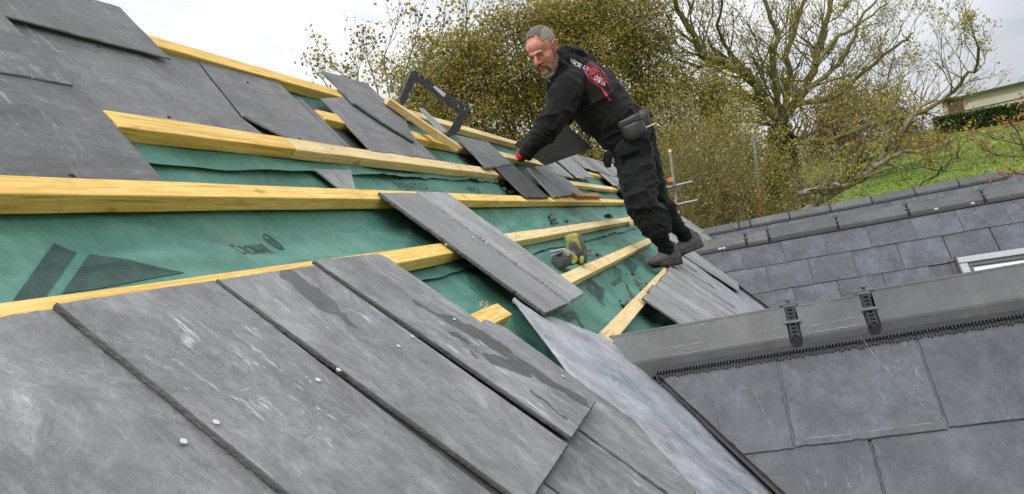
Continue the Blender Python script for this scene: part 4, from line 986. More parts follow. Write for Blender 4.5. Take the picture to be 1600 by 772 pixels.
limb(b, [hp(-.02, 0, -.03), hp(-.035, 0, -.09), nb], [.055, .052, .050])
loft(b, [(pel-S_*.05, A, N, .12, .10), (pel, A, N, .15, .11), (mid_, A, N, .14, .10), (chest, A, N, .17, .11), (nb-S_*.02, A, N, .08, .06)])
limb(b, [nb-S_*.06, shN-S_*.02, elbN, wrN], [.05, .055, .042, .028]); limb(b, [nb-S_*.06, shF-S_*.02, elbF, wrF], [.05, .055, .042, .028])
limb(b, [hipN, kneeN, ankN], [.078, .055, .036]); limb(b, [hipF, kneeF, ankF], [.078, .055, .036])
def body_disp(p, n):
    d = (p-HC)/K; a, c, z = d.dot(hf), d.dot(hl), d.dot(hu_); o = 0
    if d.length < .16:
        # eye sockets, parted lips, nasolabial crease, brow furrows
        for s in (-1, 1): o -= .006*math.exp(-(((c-.031*s)/.016)**2+((z-.004)/.008)**2))*(a > .03)
        o -= .005*math.exp(-((z+.067)/.003)**2-(c/.020)**2)*(a > .05)
        for s in (-1, 1): o -= .0025*math.exp(-((c-(.028+(-.04-z)*.35)*s)/.004)**2)*(-.07 < z < -.03)*(a > .04)
        o -= .0012*max(0, math.sin(z*620))*(.035 < z < .065)*(a > .03)*(abs(c) < .04)
    return o
body = fuse('body', b, 0.0042, M_SKIN, man, smooth=3, disp=body_disp)
me = body.data; me.materials.append(M_LIP); me.materials.append(M_SKIN_R)
for p in me.polygons:
    d = (p.center-HC)/K; a, c, z = d.dot(hf), d.dot(hl), d.dot(hu_)
    if a > .078 and abs(c) < .023 and -.079 < z < -.056 and abs(z+.067+abs(c)*.1) < .0105: p.material_index = 1
    elif a > .09 and abs(c) < .018 and -.044 < z < -.012: p.material_index = 2
    elif d.length < .14 and abs(c) > .074 and -.04 < z < .04 and a < .02: p.material_index = 2
for s in (-1, 1):
    m = MB(); ell(m, hp(.0735, .031*s, .0005), hf, hl, hu_, .011*K, .0125*K, .0055*K, 14); e_ = m.build('eye', M_EYE, man, smooth=True)
    m = MB(); ell(m, hp(.0795, .030*s, -.0015), hf, hl, hu_, .006*K, .0055*K, .0042*K, 10); m.build('iris', M_IRIS, e_, smooth=True)
    m = MB(); limb(m, [hp(.0975, .012*s, .016), hp(.0955, .026*s, .021), hp(.083, .045*s, .016)], [.0035*K, .0042*K, .0028*K], 8); m.build('eyebrow', M_HAIR, man, smooth=True)
    m = MB(); limb(m, [hp(.079, .019*s, .0065), hp(.085, .031*s, .0095), hp(.077, .044*s, .005)], [.0035*K, .0052*K, .0035*K], 8); m.build('eyelid', M_SKIN_R, man, smooth=True)
m = MB(); n_ = hl; m.tube([hp(-.004, .080, -.031)+n_*.0, hp(-.004, .080, -.031)+n_*.009], [.0075, .0075], 14); m.build('ear_tunnel', M_BLACKP, man)
# hair: cap over the skull with a clipped side
vs = []; fs = []; NU, NV = 140, 70; keep = {}
for j in range(NV+1):
    for i in range(NU):
        ph = math.pi*0.80*j/NV; t = 2*math.pi*i/NU
        x, y, z = math.sin(ph)*math.cos(t), math.sin(ph)*math.sin(t), math.cos(ph)
        top = z > .35
        k = 1.025 + (.045 if z > .62 and x > -.6 else .02 if z > .45 else 0) + .012*noise.noise(V((x*9, y*9, z*9))) 
        vs.append(hp(-.014+.099*x*k, .077*y*k, .034+.090*z*k)); keep[j*NU+i] = (x, y, z)
mi = []
for j in range(NV):
    for i in range(NU):
        q = (j*NU+i, j*NU+(i+1) % NU, (j+1)*NU+(i+1) % NU, (j+1)*NU+i); x, y, z = keep[q[0]]
        nz = .05*noise.noise(V((x*6, y*6, z*6+3)))+.05*noise.noise(V((x*40, y*40, z*40)))
        front = .66 if abs(y) < .30 else .50 + 0.5*max(0, abs(y)-.30)
        lim = (x > front + nz and z < .80) or (x > .34 and z < .30) or (x > .22 and z < .0) or z < -.60 or (x > -.10 and z < -.18 and abs(y) > .5) or (x > .76)
        if not lim: fs.append(q[::-1]); mi.append(0 if (z > .60+nz and abs(y) < .66) or (x > .25 and z > .55+nz and abs(y) < .6) else 1)
me = bpy.data.meshes.new('hair'); me.from_pydata([tuple(v) for v in vs], [], [f[::-1] for f in fs]); me.materials.append(M_HAIR); me.materials.append(M_BUZZ)
me.polygons.foreach_set('material_index', mi); me.polygons.foreach_set('use_smooth', [True]*len(mi)); link('hair', me, None, man)
# beard
b = MB()
for s in (-1, 1):
    limb(b, [hp(.008, .071*s, -.022), hp(.012, .066*s, -.060), hp(.032, .050*s, -.092), hp(.060, .022*s, -.118), hp(.068, 0, -.124)], [.007*K, .013*K, .018*K, .020*K, .022*K], 12)
    limb(b, [hp(.100, .003*s, -.048), hp(.094, .018*s, -.052), hp(.080, .030*s, -.066), hp(.072, .032*s, -.088)], [.0055*K, .0075*K, .008*K, .010*K], 10)
ell(b, hp(.062, 0, -.118), hf, hl, hu_, .034*K, .032*K, .030*K, 14); limb(b, [hp(.064, 0, -.125), hp(.072, 0, -.158)], [.024*K, .010*K], 12)
ell(b, hp(.086, 0, -.086), hf, hl, hu_, .008*K, .012*K, .006*K, 8)
bd = fuse('beard', b, 0.0035, M_BEARD, man, 2, lambda p, n: .003*rn(p, 90)+.002*rn(p, 220, 4)); bd.data.materials.append(M_BEARD_G)
for p in bd.data.polygons:
    d = (p.center-HC)/K
    if d.dot(hu_) + .01*rn(p.center, 60) < -.118: p.material_index = 1
# hoodie
b = MB()
loft(b, [(pel+S_*.0-N*.0, A, N, .175, .135), (pel+S_*.05, A, N, .200, .155), (mid_-N*.012, A, N, .200, .165), (mid_+(chest-mid_)*.5-N*.005, A, N, .205, .162), (chest, A, N, .205, .150), (chest+(nb-chest)*.55, A, N, .18, .125), (nb, A, N, .11, .095)])
limb(b, [mid_-N*.12+S_*.02, pel-N*.10+S_*.10], [.07, .08])
limb(b, [nb-A*.03, shN-N*.01, (shN+elbN)/2+N*.004, elbN, (elbN+wrN)/2, wrN], [.085, .098, .090, .078, .066, .048], 18)
limb(b, [nb+A*.03, shF-N*.01, (shF+elbF)/2, elbF, wrF], [.085, .095, .082, .072, .050], 18)
# hood collapsed behind the neck and collar round the throat
ctr = nb + S_*.035; hood = []
limb(b, [Pt(868, 99, 4.62), Pt(875, 87, 4.66), Pt(886, 81, 4.73), Pt(900, 82, 4.80), Pt(910, 88, 4.86)], [.030, .040, .046, .046, .034], 14)
limb(b, [Pt(868, 98, 4.62), Pt(864, 112, 4.60), Pt(864, 128, 4.62), Pt(872, 140, 4.68)], [.034, .044, .046, .045], 12)
limb(b, [Pt(874, 96, 4.64), Pt(878, 112, 4.64), Pt(884, 124, 4.64)], [.040, .050, .06], 12)
limb(b, [Pt(880, 90, 4.66), Pt(896, 96, 4.72), Pt(908, 97, 4.80)], [.034, .038, .028], 12)
def hood_disp(p, n):
    d = p - pel; s = d.dot(S_); a = d.dot(A)
    o = .009*ridged(V((p.x*.8, p.y*.8, p.z*1.6)), 6) - .007 + .004*rn(p, 15, 3)
    o += .014*max(0, ridged(V((p.x, p.y*1.2, p.z*1.7)), 4.2, 17))**6-.002 + .009*max(0, ridged(V((p.x*1.6, p.y, p.z)), 7, 41))**6
    # waist bunching and arm creases
    q = V((a*5, s*26+3*noise.noise(V((a*6, s*5, 1))), 0)); o += .007*noise.noise(q)*max(0, 1-abs(s-.13)/.16)
    for c_, ax in ((elbN, (wrN-elbN).normalized()), (elbF, (wrF-elbF).normalized())):
        t = (p-c_); l = t.length
        if l < .22: o += .007*math.sin(t.dot(ax)*95+15*rn(p, 7))*max(0, 1-l/.2)
    t = (p-shN); 
    if t.length < .2: o += .006*noise.noise(V((t.dot(A)*20, t.dot(S_)*6, t.dot(N)*22)))*(1-t.length/.2)*2
    return o
hoodie = fuse('hoodie', b, 0.0075, M_HOOD, man, 3, hood_disp)
# hem and cuffs
def band(name, c, d, a1, a2, r1, r2, w_, t, mt, n=40, wob=.004):
    vs = []; fs = []
    for j, (o, e_) in enumerate(((-w_, 0), (-w_*.9, t), (w_*.9, t), (w_, 0))):
        for k in range(n):
            th = 2*math.pi*k/n; ct, st = math.cos(th), math.sin(th)
            q = wob*noise.noise(V((ct*2, st*2, j*.3+c.x)))
            vs.append(c + d*(o+q*2) + a1*((r1+e_+q)*math.copysign(abs(ct)**.85, ct)) + a2*((r2+e_+q)*math.copysign(abs(st)**.85, st)))
    for j in range(3):
        for k in range(n): k2 = (k+1) % n; fs.append((j*n+k, j*n+k2, (j+1)*n+k2, (j+1)*n+k))
    return mesh(name, vs, fs, mt, man, smooth=True)
dN = (wrN-elbN).normalized(); a_ = dN.orthogonal().normalized(); band('cuff', wrN+dN*.018, dN, a_, dN.cross(a_), .041, .041, .022, .004, M_HOOD)
# trousers
b = MB()
loft(b, [(pel+S_*.06, A, N, .165, .125), (pel, A, N, .180, .140), (pel-S_*.07, A, N, .175, .135)])
gN = lambda t: kneeN+(ankN-kneeN)*t; gF = lambda t: kneeF+(ankF-kneeF)*t
limb(b, [hipN, hipN+(kneeN-hipN)*.5, kneeN, gN(.35), gN(.62), gN(.74)], [.124, .116, .100, .104, .086, .056], 18)
limb(b, [hipF, hipF+(kneeF-hipF)*.5, kneeF, gF(.35), gF(.72)], [.118, .104, .088, .078, .062], 18)
limb(b, [kneeN+(kneeN-ankN).normalized()*.02 - N*.0, gN(.2)], [.099, .092], 16)
def tr_disp(p, n):
    o = .010*ridged(V((p.x, p.y, p.z*1.3)), 6, 2)-.006 + .004*rn(p, 18, 5)+.008*rn(p, 3, 9)
    o += .014*max(0, ridged(V((p.x, p.y, p.z*1.5)), 5, 57))**6-.003 + .010*max(0, ridged(V((p.x*1.5, p.y, p.z*2)), 6, 71))**6
    for c_, ax, k in ((kneeN, (ankN-hipN).normalized(), 1.0), (kneeF, (ankF-hipF).normalized(), .8), (gN(.7), (ankN-kneeN).normalized(), 1.0)):
        t = p-c_; l = t.length
        if l < .18: o += k*.008*math.sin(t.dot(ax)*75+16*rn(p, 7, 1))*(1-l/.18)
    return o
trou = fuse('trousers', b, 0.0075, M_TROU, man, 3, tr_disp)
for (kn, an, nm) in ((kneeN, ankN, 'sock'), (kneeF, ankF, 'sock')):
    b = MB(); limb(b, [kn+(an-kn)*.66, kn+(an-kn)*.85, an+(an-kn).normalized()*.01], [.052, .048, .050], 16); fuse(nm, b, .006, M_SOCK, man, 2, lambda p, n: .004*math.sin(p.z*140+5*rn(p, 10)))
# trouser pockets
def slab(name, pts, Y, th, mt, parent, bulge=.0, sub=None):
    """soft slab from an outline seen side-on; pts (px, py)"""
    P = [Pt(x, y, (Y if not hasattr(Y, '__len__') else Y[i])) for i, (x, y) in enumerate(pts)]; c = sum(P, V())/len(P)
    nrm = -(P[1]-P[0]).cross(P[2]-P[0]).normalized()
    if nrm.dot(CAM-c) < 0: nrm = -nrm
    n = len(P); R = []
    for i in range(n):
        p, q = P[i], P[(i+1) % n]
        for t in (0, .25, .5, .75): R.append(p+(q-p)*t)
    n = len(R); vs = []; fs = []
    for off, ins in ((-th, 1.0), (0, 1.0), (th*.7, .95), (th, .82), (th+bulge, .4)): vs += [c+(p-c)*ins+nrm*off for p in R]
    for j in range(4):
        for k in range(n): k2 = (k+1) % n; fs.append((j*n+k, j*n+k2, (j+1)*n+k2, (j+1)*n+k))
    fs.append(tuple(range(n))[::-1]); fs.append(tuple(4*n+k for k in range(n)))
    if (vs[1]-vs[0]).cross(vs[n]-vs[0]).dot(vs[0]-c) < 0: fs = [f[::-1] for f in fs]
    o = mesh(name, vs, fs, mt, parent, smooth=True); s = o.modifiers.new('s', 'SUBSURF'); s.levels = 1; s.render_levels = 1; return o
cp = slab('cargo_pocket', [(982, 262), (1016, 257), (1018, 290), (986, 296)], 4.715, .018, M_TROU, man, .004)
slab('pocket_flap', [(980, 257), (1017, 252), (1018, 264), (1000, 268), (982, 268)], 4.705, .014, M_TROU, cp, .002)
slab('pocket_label', [(1002, 256), (1010, 255), (1010, 258), (1002, 259)], 4.692, .006, flat_mat('olive_label', (.10, .10, .04)), cp, 0)
slab('holster_pocket', [(962, 226), (984, 226), (1002, 222), (1003, 236), (982, 243), (964, 248)], 4.69, .016, M_TROU, man, .005)
slab('holster_pocket', [(944, 236), (957, 240), (955, 262), (946, 262), (941, 252)], 4.75, .014, M_TROU, man, .004)
# tool belt and pouches
belt = band('tool_belt', pel+S_*.030, (S_+A*.0).normalized(), A, N, .192, .150, .024, .008, M_LEATHER)
po = slab('tool_pouch', [(966, 196), (1001, 181), (1013, 205), (1006, 216), (984, 223), (975, 216)], 4.665, .032, M_LEATHER, man, .008)
slab('pouch_flap', [(963, 192), (999, 175), (1005, 187), (986, 195), (967, 203)], 4.655, .026, M_LEATHER, po, .004)
slab('tool_pouch', [(996, 172), (1012, 170), (1018, 196), (1014, 212), (1005, 205)], 4.78, .035, M_LEATHER, man, .008)
m = MB(); m.tube([Pt(1008, 200, 4.70), Pt(1024, 193, 4.72)], [.004, .004], 8); tb = m.build('nail_punch', M_NAIL, man)
# shoes
def shoe(heel, toe, up, parent):
    fw = (toe-heel); L_ = fw.length; fw.normalize(); up = (up-fw*up.dot(fw)).normalized(); sd_ = fw.cross(up)
    b = MB(); prof = [(0.00, .030, .030, .052), (.06, .036, .035, .062), (.2, .038, .036, .066), (.34, .037, .036, .060), (.5, .040, .032, .046), (.66, .046, .028, .036), (.82, .045, .024, .030), (.94, .034, .020, .024), (1.0, .018, .014, .018)]
    loft(b, [(heel+fw*(t*L_)+up*(.016+hh), sd_, up, w, hh+.004) for t, w, hh, _ in prof])
    limb(b, [heel+fw*.06+up*.05, heel+fw*.055+up*.105], [.042, .044]); 
    limb(b, [heel+fw*.10+up*.075, heel+fw*.17+up*.055], [.036, .034])
    s1 = fuse('shoe', b, .005, M_SHOE, parent, 2, lambda p, n: .0015*rn(p, 45)+.001*rn(p, 110, 2))
    b = MB(); vs = []; fs = []; pf = [(-.03, .020), (0.0, .034), (.1, .041), (.25, .040), (.42, .036), (.6, .046), (.76, .050), (.9, .043), (1.0, .026), (1.03, .012)]
    for lay, (z, k) in enumerate(((0, .96), (.010, 1.03), (.024, 1.0), (.030, .93))):
        for sg in (1, -1):
            for t, w in (pf if sg == 1 else pf[::-1]): vs.append(heel+fw*(t*L_)+sd_*(w*sg*k)+up*(z-.004+ (.014*max(0, t-.85)/.15 if t > .85 else 0)+ .006*(t < .1)))
    n = len(pf)*2
    for j in range(3):
        for k in range(n): k2 = (k+1) % n; fs.append((j*n+k, j*n+k2, (j+1)*n+k2, (j+1)*n+k))
    fs.append(tuple(range(n))[::-1]); fs.append(tuple(3*n+k for k in range(n)))
    so = mesh('sole', vs, fs, M_SOLE, s1)
    m = MB()
    for k in range(5):
        t = .36+.085*k; c_ = heel+fw*(t*L_)+up*(.094-.011*k-.012*(k > 2)); m.tube([c_-sd_*.028-up*.012, c_+fw*.004, c_+sd_*.028-up*.012], [.003]*3, 6)
        m.tube([c_-sd_*.024-up*.010, c_+fw*.02+sd_*.024-up*.016], [.0025]*2, 6)
    m.build('laces', M_LACE, s1)
    b = MB()                                                     # rubber toe cap and heel counter, collar and tongue
    ell(b, heel+fw*(L_*.97)+up*.026, fw, sd_, up, .034, .046, .024, 12); toe_cap = fuse('toe_cap', b, .005, M_SOLE, s1, 1)
    b = MB(); limb(b, [heel+fw*.012+up*.045+sd_*.0, heel+fw*.0+up*.085], [.038, .026], 12, sd_, 1.0); fuse('heel_counter', b, .005, M_SOLE, s1, 1)
    b = MB(); limb(b, [heel+fw*.135+up*.075, heel+fw*.105+up*.118], [.026, .024], 12, fw, .5); fuse('tongue', b, .005, M_SHOE, s1, 1)
    for k in range(6):
        m = MB(); m.box(heel+fw*(.012+.040*k)*(L_/.27)+up*(-.004), fw*.012, sd_*(.034+.008*(k > 3)), up*.004); m.build('tread', M_SOLE, s1)
    return s1
upv = RP(0, -.8, 1)-RP(0, -.8, 0)
shoe(Pt(1060, 412, 4.93), Pt(1022, 417, 4.69), V((-.1, -.1, 1)), man)
shoe(Pt(1094, 386, 5.26), Pt(1056, 402, 5.05), V((-.35, -.1, 1)), man)
# gloved hands: palm, four fingers and a thumb
def hand(wr, d, back, side, curl, parent, S=1.0, thumb=1):
    """d wrist->fingers, back = back-of-hand normal, side = towards the thumb"""
    b = MB(); d, back, side = d.normalized(), back.normalized(), side.normalized()
    W = lambda a, s, n: wr + (d*a + side*s + back*n)*S
    limb(b, [W(-.02, 0, 0), W(.03, 0, 0)], [.030*S, .032*S]); 
    for s in (-.03, -.01, .01, .03): limb(b, [W(.02, s*.75, 0), W(.092, s, .003)], [.017*S, .0145*S])
    b2 = MB(); fl = [.062, .074, .080, .072]
    for k, s in enumerate((-.033, -.012, .010, .032)):
        L_ = fl[k]; c = curl*(1+.12*k); p = W(.092, s, .003); ang = 0; pts = [p]; 
        for q, fr_ in enumerate((.45, .32, .23)):
            ang += c*(.9 if q == 0 else 1.1); pts.append(pts[-1] + (d*math.cos(ang) - back*math.sin(ang) + side*s*1.2)*L_*fr_*S*1.05)
        limb(b, pts, [.0125*S, .0115*S, .0105*S, .009*S], 10)
    limb(b, [W(.015, .03*thumb, -.004), W(.050, .058*thumb, -.014), W(.078, .066*thumb, -.030), W(.098, .060*thumb, -.044)], [.018*S, .015*S, .0125*S, .010*S], 10)
    o = fuse('glove', b, .0035, M_GLOVE, parent, 2); o.data.materials.append(M_RED)
    for p in o.data.polygons:
        q = p.center-wr
        if q.dot(d) < .085*S and q.dot(d) > -.03 and p.normal.dot(back) > -.1: p.material_index = 1
    return o
hand(Pt(818, 241, 4.62), Pt(804, 252, 4.70)-Pt(821, 238, 4.60), hr(-.45, .50, .74), hr(-.5, -.1, -.85), .42, man, 1.12, 1)
hand(Pt(882, 186, 4.93), hr(-.25, -1, -.1), hr(-.2, -.05, 1), hr(-1, .1, 0), .55, man, .95, 1)

# print on the hoodie, laid on its surface
from mathutils.bvhtree import BVHTree
dg = bpy.context.evaluated_depsgraph_get()
hme = hoodie.data; bvh = BVHTree.FromPolygons([v.co.copy() for v in hme.vertices], [tuple(p.vertices) for p in hme.polygons])
def on_hood(x, y, off=.0022):
    v = ray(x, y).normalized(); loc, n, i, d = bvh.ray_cast(CAM, v)
    return (loc + n*off) if loc else None
def ribbon(mb, pts, w):
    P = []
    for (x0, y0), (x1, y1) in zip(pts, pts[1:]):
        k = max(1, int(math.hypot(x1-x0, y1-y0)/2))
        for j in range(k): P.append((x0+(x1-x0)*j/k, y0+(y1-y0)*j/k))
    P.append(pts[-1])
    L_, R_ = [], []
    for i, (x, y) in enumerate(P):
        x0, y0 = P[max(0, i-1)]; x1, y1 = P[min(len(P)-1, i+1)]; d = math.hypot(x1-x0, y1-y0) or 1; nx, ny = -(y1-y0)/d*w/2, (x1-x0)/d*w/2
        a, c = on_hood(x+nx, y+ny), on_hood(x-nx, y-ny)
        if a is None or c is None or (a-c).length > .05: continue
        L_.append(a); R_.append(c)
    if len(L_) < 2: return
    mb.add(L_+R_, [(i, i+1, len(L_)+i+1, len(L_)+i) for i in range(len(L_)-1)])
m = MB()
ax_ = (.84, .54); ay_ = (.62, -.66)         # along / across the print in the photo
def glyph(s, ox, oy, hgt, wd, mb, lw=1.0):
    G = {'W': [[(0,1),(.25,0),(.5,.7),(.75,0),(1,1)]], 'E': [[(1,1),(0,1),(0,0),(1,0)],[(0,.5),(.8,.5)]], 'C': [[(1,.85),(.6,1),(.1,.8),(0,.4),(.3,0),(1,.1)]], 'R': [[(0,0),(0,1),(.9,.9),(.9,.6),(0,.5),(1,0)]],
         'L': [[(0,1),(0,0),(.9,0)]], 'I': [[(.5,0),(.5,1)]], 'D': [[(0,0),(0,1),(.7,.85),(1,.5),(.7,.1),(0,0)]], 'O': [[(0,.5),(.3,1),(.8,1),(1,.5),(.7,0),(.2,0),(0,.5)]], 'G': [[(1,.9),(.4,1),(0,.5),(.4,0),(1,.1),(1,.5),(.6,.5)]], 'M': [[(0,0),(0,1),(.5,.3),(1,1),(1,0)]], 'A': [[(0,0),(.5,1),(1,0)],[(.2,.35),(.8,.35)]]}
    for i, ch in enumerate(s):
        for st in G[ch]:
            ribbon(mb, [(ox + (i*wd*1.3+x*wd)*ax_[0]*.0 + (i*wd*1.25+x*wd)*.80 + y*hgt*.45, oy + (i*wd*1.25+x*wd)*.42 - y*hgt*.75) for x, y in st], lw)
glyph('WE', 890, 96, 6, 4.5, m); glyph('CR', 897, 102, 7, 5, m, 1.3); glyph('LI', 911, 107, 6, 4, m); glyph('DO', 928, 124, 7, 5, m, 1.1); glyph('MA', 934, 130, 7, 5.5, m, 1.1)
tag(m.build('hoodie_lettering', M_WHITEP, man), kind='stuff')
m = MB()
for p, w_ in (([(914, 108), (917, 117), (930, 128), (941, 140), (952, 158)], 1.6), ([(922, 97), (935, 106), (945, 116), (950, 125)], 1.1), ([(916, 103), (924, 112), (933, 124), (943, 132)], .9), ([(920, 99), (930, 110), (936, 120), (946, 128)], .9), ([(914, 108), (920, 98)], 1.2), ([(930, 127), (938, 126), (950, 128)], 1.1), ([(918, 116), (928, 116), (938, 122)], .9), ([(938, 136), (944, 143), (950, 152), (955, 157)], 2.8), ([(944, 144), (948, 150)], 3.6), ([(912, 110), (920, 124), (932, 134)], .9), ([(926, 101), (930, 108), (928, 116)], .9)):
    ribbon(m, p, w_)
for q in range(5):
    o_x, o_y = 915+q*5.2, 103+q*.8
    ribbon(m, [(o_x, o_y), (o_x+7, o_y+9), (o_x+10, o_y+20), (o_x+17, o_y+29)], 1.0)
ribbon(m, [(917, 112), (926, 108), (936, 112)], 1.4); ribbon(m, [(922, 122), (932, 119), (944, 124)], 1.4)
tag(m.build('hoodie_emblem', M_REDP, man), kind='stuff')

# slate he is setting
M_SL_HELD = slate_mat('slate_shaded_black', 0.018, 0.03, 0.08)  # near-black because its shaded side is seen; shade set in the colour
def plate(name, P, th, mt, label, cat, group=None, seed=0):
    c = sum(P, V())/4; n = (P[1]-P[0]).cross(P[3]-P[0]).normalized(); ex = (P[1]-P[0]); ey = (P[3]-P[0])
    def fr(a, b, h): return P[0]*(1-a)*(1-b)+P[1]*a*(1-b)+P[2]*a*b+P[3]*(1-a)*b + n*h
    o = slate(name, [(0, 0), (1, 0), (1, 1), (0, 1)], fr, 0, 0, th, mt, None, .12, .004, .008, seed=seed)
    o.data.uv_layers[0]
    for d in o.data.uv_layers[0].data: d.uv = (d.uv[0]*ex.length, d.uv[1]*ey.length)
    return tag(o, label, cat, group)
plate('slate', [Pt(803, 226, 4.78), Pt(852, 259, 4.84), Pt(926, 232, 4.93), Pt(868, 178, 4.90)], .008, M_SL_HELD, 'dark slate held on edge in the roofer\'s gloved hands', 'slate', seed=401)
# ------------------------------------------------------------------ ground and field
def terr(x, y):
    t = max(0, min(1, (y-15)/26)); h = 6.35*(t*t*(3-2*t))
    t2 = max(0, min(1, (y-38)/60)); h += 4.9*(t2*t2*(3-2*t2))*(0.75+0.25*math.tanh((x-5)/20)) 
    h += max(0, y-98)*0.012*(1 if y < 600 else 0) + (502*.012 if y >= 600 else 0)
    return h + .25*noise.noise(V((x*.05, y*.05, 0)))*min(1, max(0, y-15)/20)
xs = [-1500, -700, -300, -150]+[-90+6*i for i in range(36)]+[140, 200, 320, 700, 1500]
ys = [-600, -200, -60, -20, 0]+[8+2.5*i for i in range(44)]+[125, 140, 165, 200, 280, 400, 600, 1000, 1800]
vs = [V((x, y, terr(x, y))) for y in ys for x in xs]; nx = len(xs)
fs = [(j*nx+i, j*nx+i+1, (j+1)*nx+i+1, (j+1)*nx+i) for j in range(len(ys)-1) for i in range(nx-1)]
m, nt, b = mat_new('pasture', 0.9, 0.2); v = coords(nt, 'Object'); n = noi(nt, v, .25, 6, .6); f = noi(nt, v, 3.5, 5, .7)
c = ramp(nt, mth(nt, 'MULTIPLY_ADD', n, .5, mth(nt, 'MULTIPLY', f, .5)), [(.33, (.085, .13, .022)), (.5, (.13, .195, .032)), (.66, (.19, .245, .055))])
nt.links.new(c, b.inputs['Base Color']); bump(nt, b, f, .6, .2); M_GRASS = m
tag(mesh('ground', vs, fs, M_GRASS, None, smooth=True), kind='structure')
# grass tufts on the seen slope of the field
rr = random.Random(3); mb = MB()
for k in range(26000):
    y = rr.uniform(26, 75); x = rr.uniform(.0+.06*y, .42*y); z = terr(x, y); s = rr.uniform(.05, .16); t = rr.uniform(0, 3.14)
    d = V((math.cos(t), math.sin(t), 0))*s*.5; mb.add([V((x, y, z-.02))-d, V((x, y, z-.02))+d, V((x+rr.uniform(-.08, .08), y, z+s*.55))], [(0, 1, 2)])
m, nt, b = mat_new('grass_tufts', .85, .2); n = noi(nt, coords(nt, 'Object'), .9, 5, .7); nt.links.new(ramp(nt, n, [(.35, (.09, .135, .025)), (.5, (.135, .20, .035)), (.65, (.21, .255, .065))]), b.inputs['Base Color'])
tag(mb.build('grass', m, None), kind='stuff')
# ------------------------------------------------------------------ trees
def bark_mat(name, a, b_, moss=None):
    m, nt, b = mat_new(name, .95, .15); v = coords(nt, 'Object', scale=(1, 1, .35)); n = noi(nt, v, 9, 6, .7)
    c = ramp(nt, n, [(.34, a), (.66, b_)])
    if moss:
        k = ramp(nt, noi(nt, coords(nt, 'Object'), 2.2, 5, .65), [(.42, g(0)), (.58, g(1))]); c = mix(nt, mth(nt, 'MULTIPLY', k, .75), c, moss)
    nt.links.new(c, b.inputs['Base Color']); bump(nt, b, n, .6, .02); return m
M_BARK = bark_mat('mossy_bark', (.075, .062, .040), (.20, .17, .11), (.22, .21, .055)); M_BARK_D = bark_mat('dark_bark', (.055, .045, .03), (.15, .125, .085)); M_BARK_P = bark_mat('pale_bark', (.16, .13, .09), (.42, .37, .29), (.2, .19, .09))
def leaf_mat(name, col, var=.35, trans=.35):
    m, nt, b = mat_new(name, .55, .3); n = noi(nt, coords(nt, 'Object'), 1.7, 4, .6)
    c = ramp(nt, n, [(.3, tuple(x*(1-var) for x in col)), (.7, tuple(x*(1+var) for x in col))]); nt.links.new(c, b.inputs['Base Color'])
    t = nd(nt, 'ShaderNodeBsdfTranslucent'); nt.links.new(c, t.inputs[0]); ms_ = nd(nt, 'ShaderNodeMixShader'); ms_.inputs[0].default_value = trans
    nt.links.new(b.outputs[0], ms_.inputs[1]); nt.links.new(t.outputs[0], ms_.inputs[2]); nt.links.new(ms_.outputs[0], nt.nodes['Material Output'].inputs[0]); return m
LM = {k: leaf_mat('leaf_'+k, c) for k, c in dict(olive=(.30, .25, .045), khaki=(.43, .32, .075), brown=(.24, .155, .055), yellow=(.50, .38, .06), green=(.155, .20, .04), lime=(.34, .32, .055), ivy=(.022, .05, .014), orange=(.55, .20, .07), red=(.36, .10, .07), rust=(.12, .06, .035), hedge=(.028, .055, .014)).items()}
class Leaves:
    def __init__(s, keys): s.v = []; s.f = []; s.m = []; s.keys = keys
    def add(s, p, size, k, rr, asp=.5):
        d = V((rr.gauss(0, 1), rr.gauss(0, 1), rr.gauss(0, 1)-.3)).normalized(); e = d.cross(V((rr.gauss(0, 1), rr.gauss(0, 1), rr.gauss(0, 1)))).normalized(); b = len(s.v); n = d.cross(e)
        s.v += [p, p+d*size*.5+e*size*asp*.5+n*size*.08, p+d*size, p+d*size*.5-e*size*asp*.5+n*size*.08]; s.f.append((b, b+1, b+2, b+3)); s.m.append(k)
    def build(s, name, parent):
        me = bpy.data.meshes.new(name); me.from_pydata([tuple(v) for v in s.v], [], s.f)
        for k in s.keys: me.materials.append(LM[k])
        me.polygons.foreach_set('material_index', s.m); me.update(); return link(name, me, None, parent)
def branch(mb, tips, p, d, L_, r, depth, rr, spread=.6, up=.12, seg=4, kids=3, sides=5, shrink=.62, minr=.004, curl=.25):
    pts = [p]; rad = [r]
    for i in range(seg):
        d = (d + V((rr.gauss(0, curl), rr.gauss(0, curl), rr.gauss(0, curl)*.8+up*.5))).normalized(); p = p+d*(L_/seg); pts.append(p); rad.append(max(minr, r*(1-.55*(i+1)/seg)))
    mb.tube(pts, rad, sides if r > .02 else 3, cap=False)
    tips.append((pts[-1], d, depth)); 
    if depth <= 0:
        for q in pts[1:]: tips.append((q, d, depth))
        return
    for k in range(kids):
        t = rr.uniform(.3, 1); i = min(seg, max(1, int(t*seg+.5))); q = pts[i]
        nd_ = (d + V((rr.gauss(0, spread), rr.gauss(0, spread), rr.gauss(0, spread)*.8+up))).normalized()
        branch(mb, tips, q, nd_, L_*shrink*rr.uniform(.75, 1.25), rad[i]*.68, depth-1, rr, spread, up, max(2, seg-1) if depth > 2 else 3, kids, sides, shrink, minr, curl)
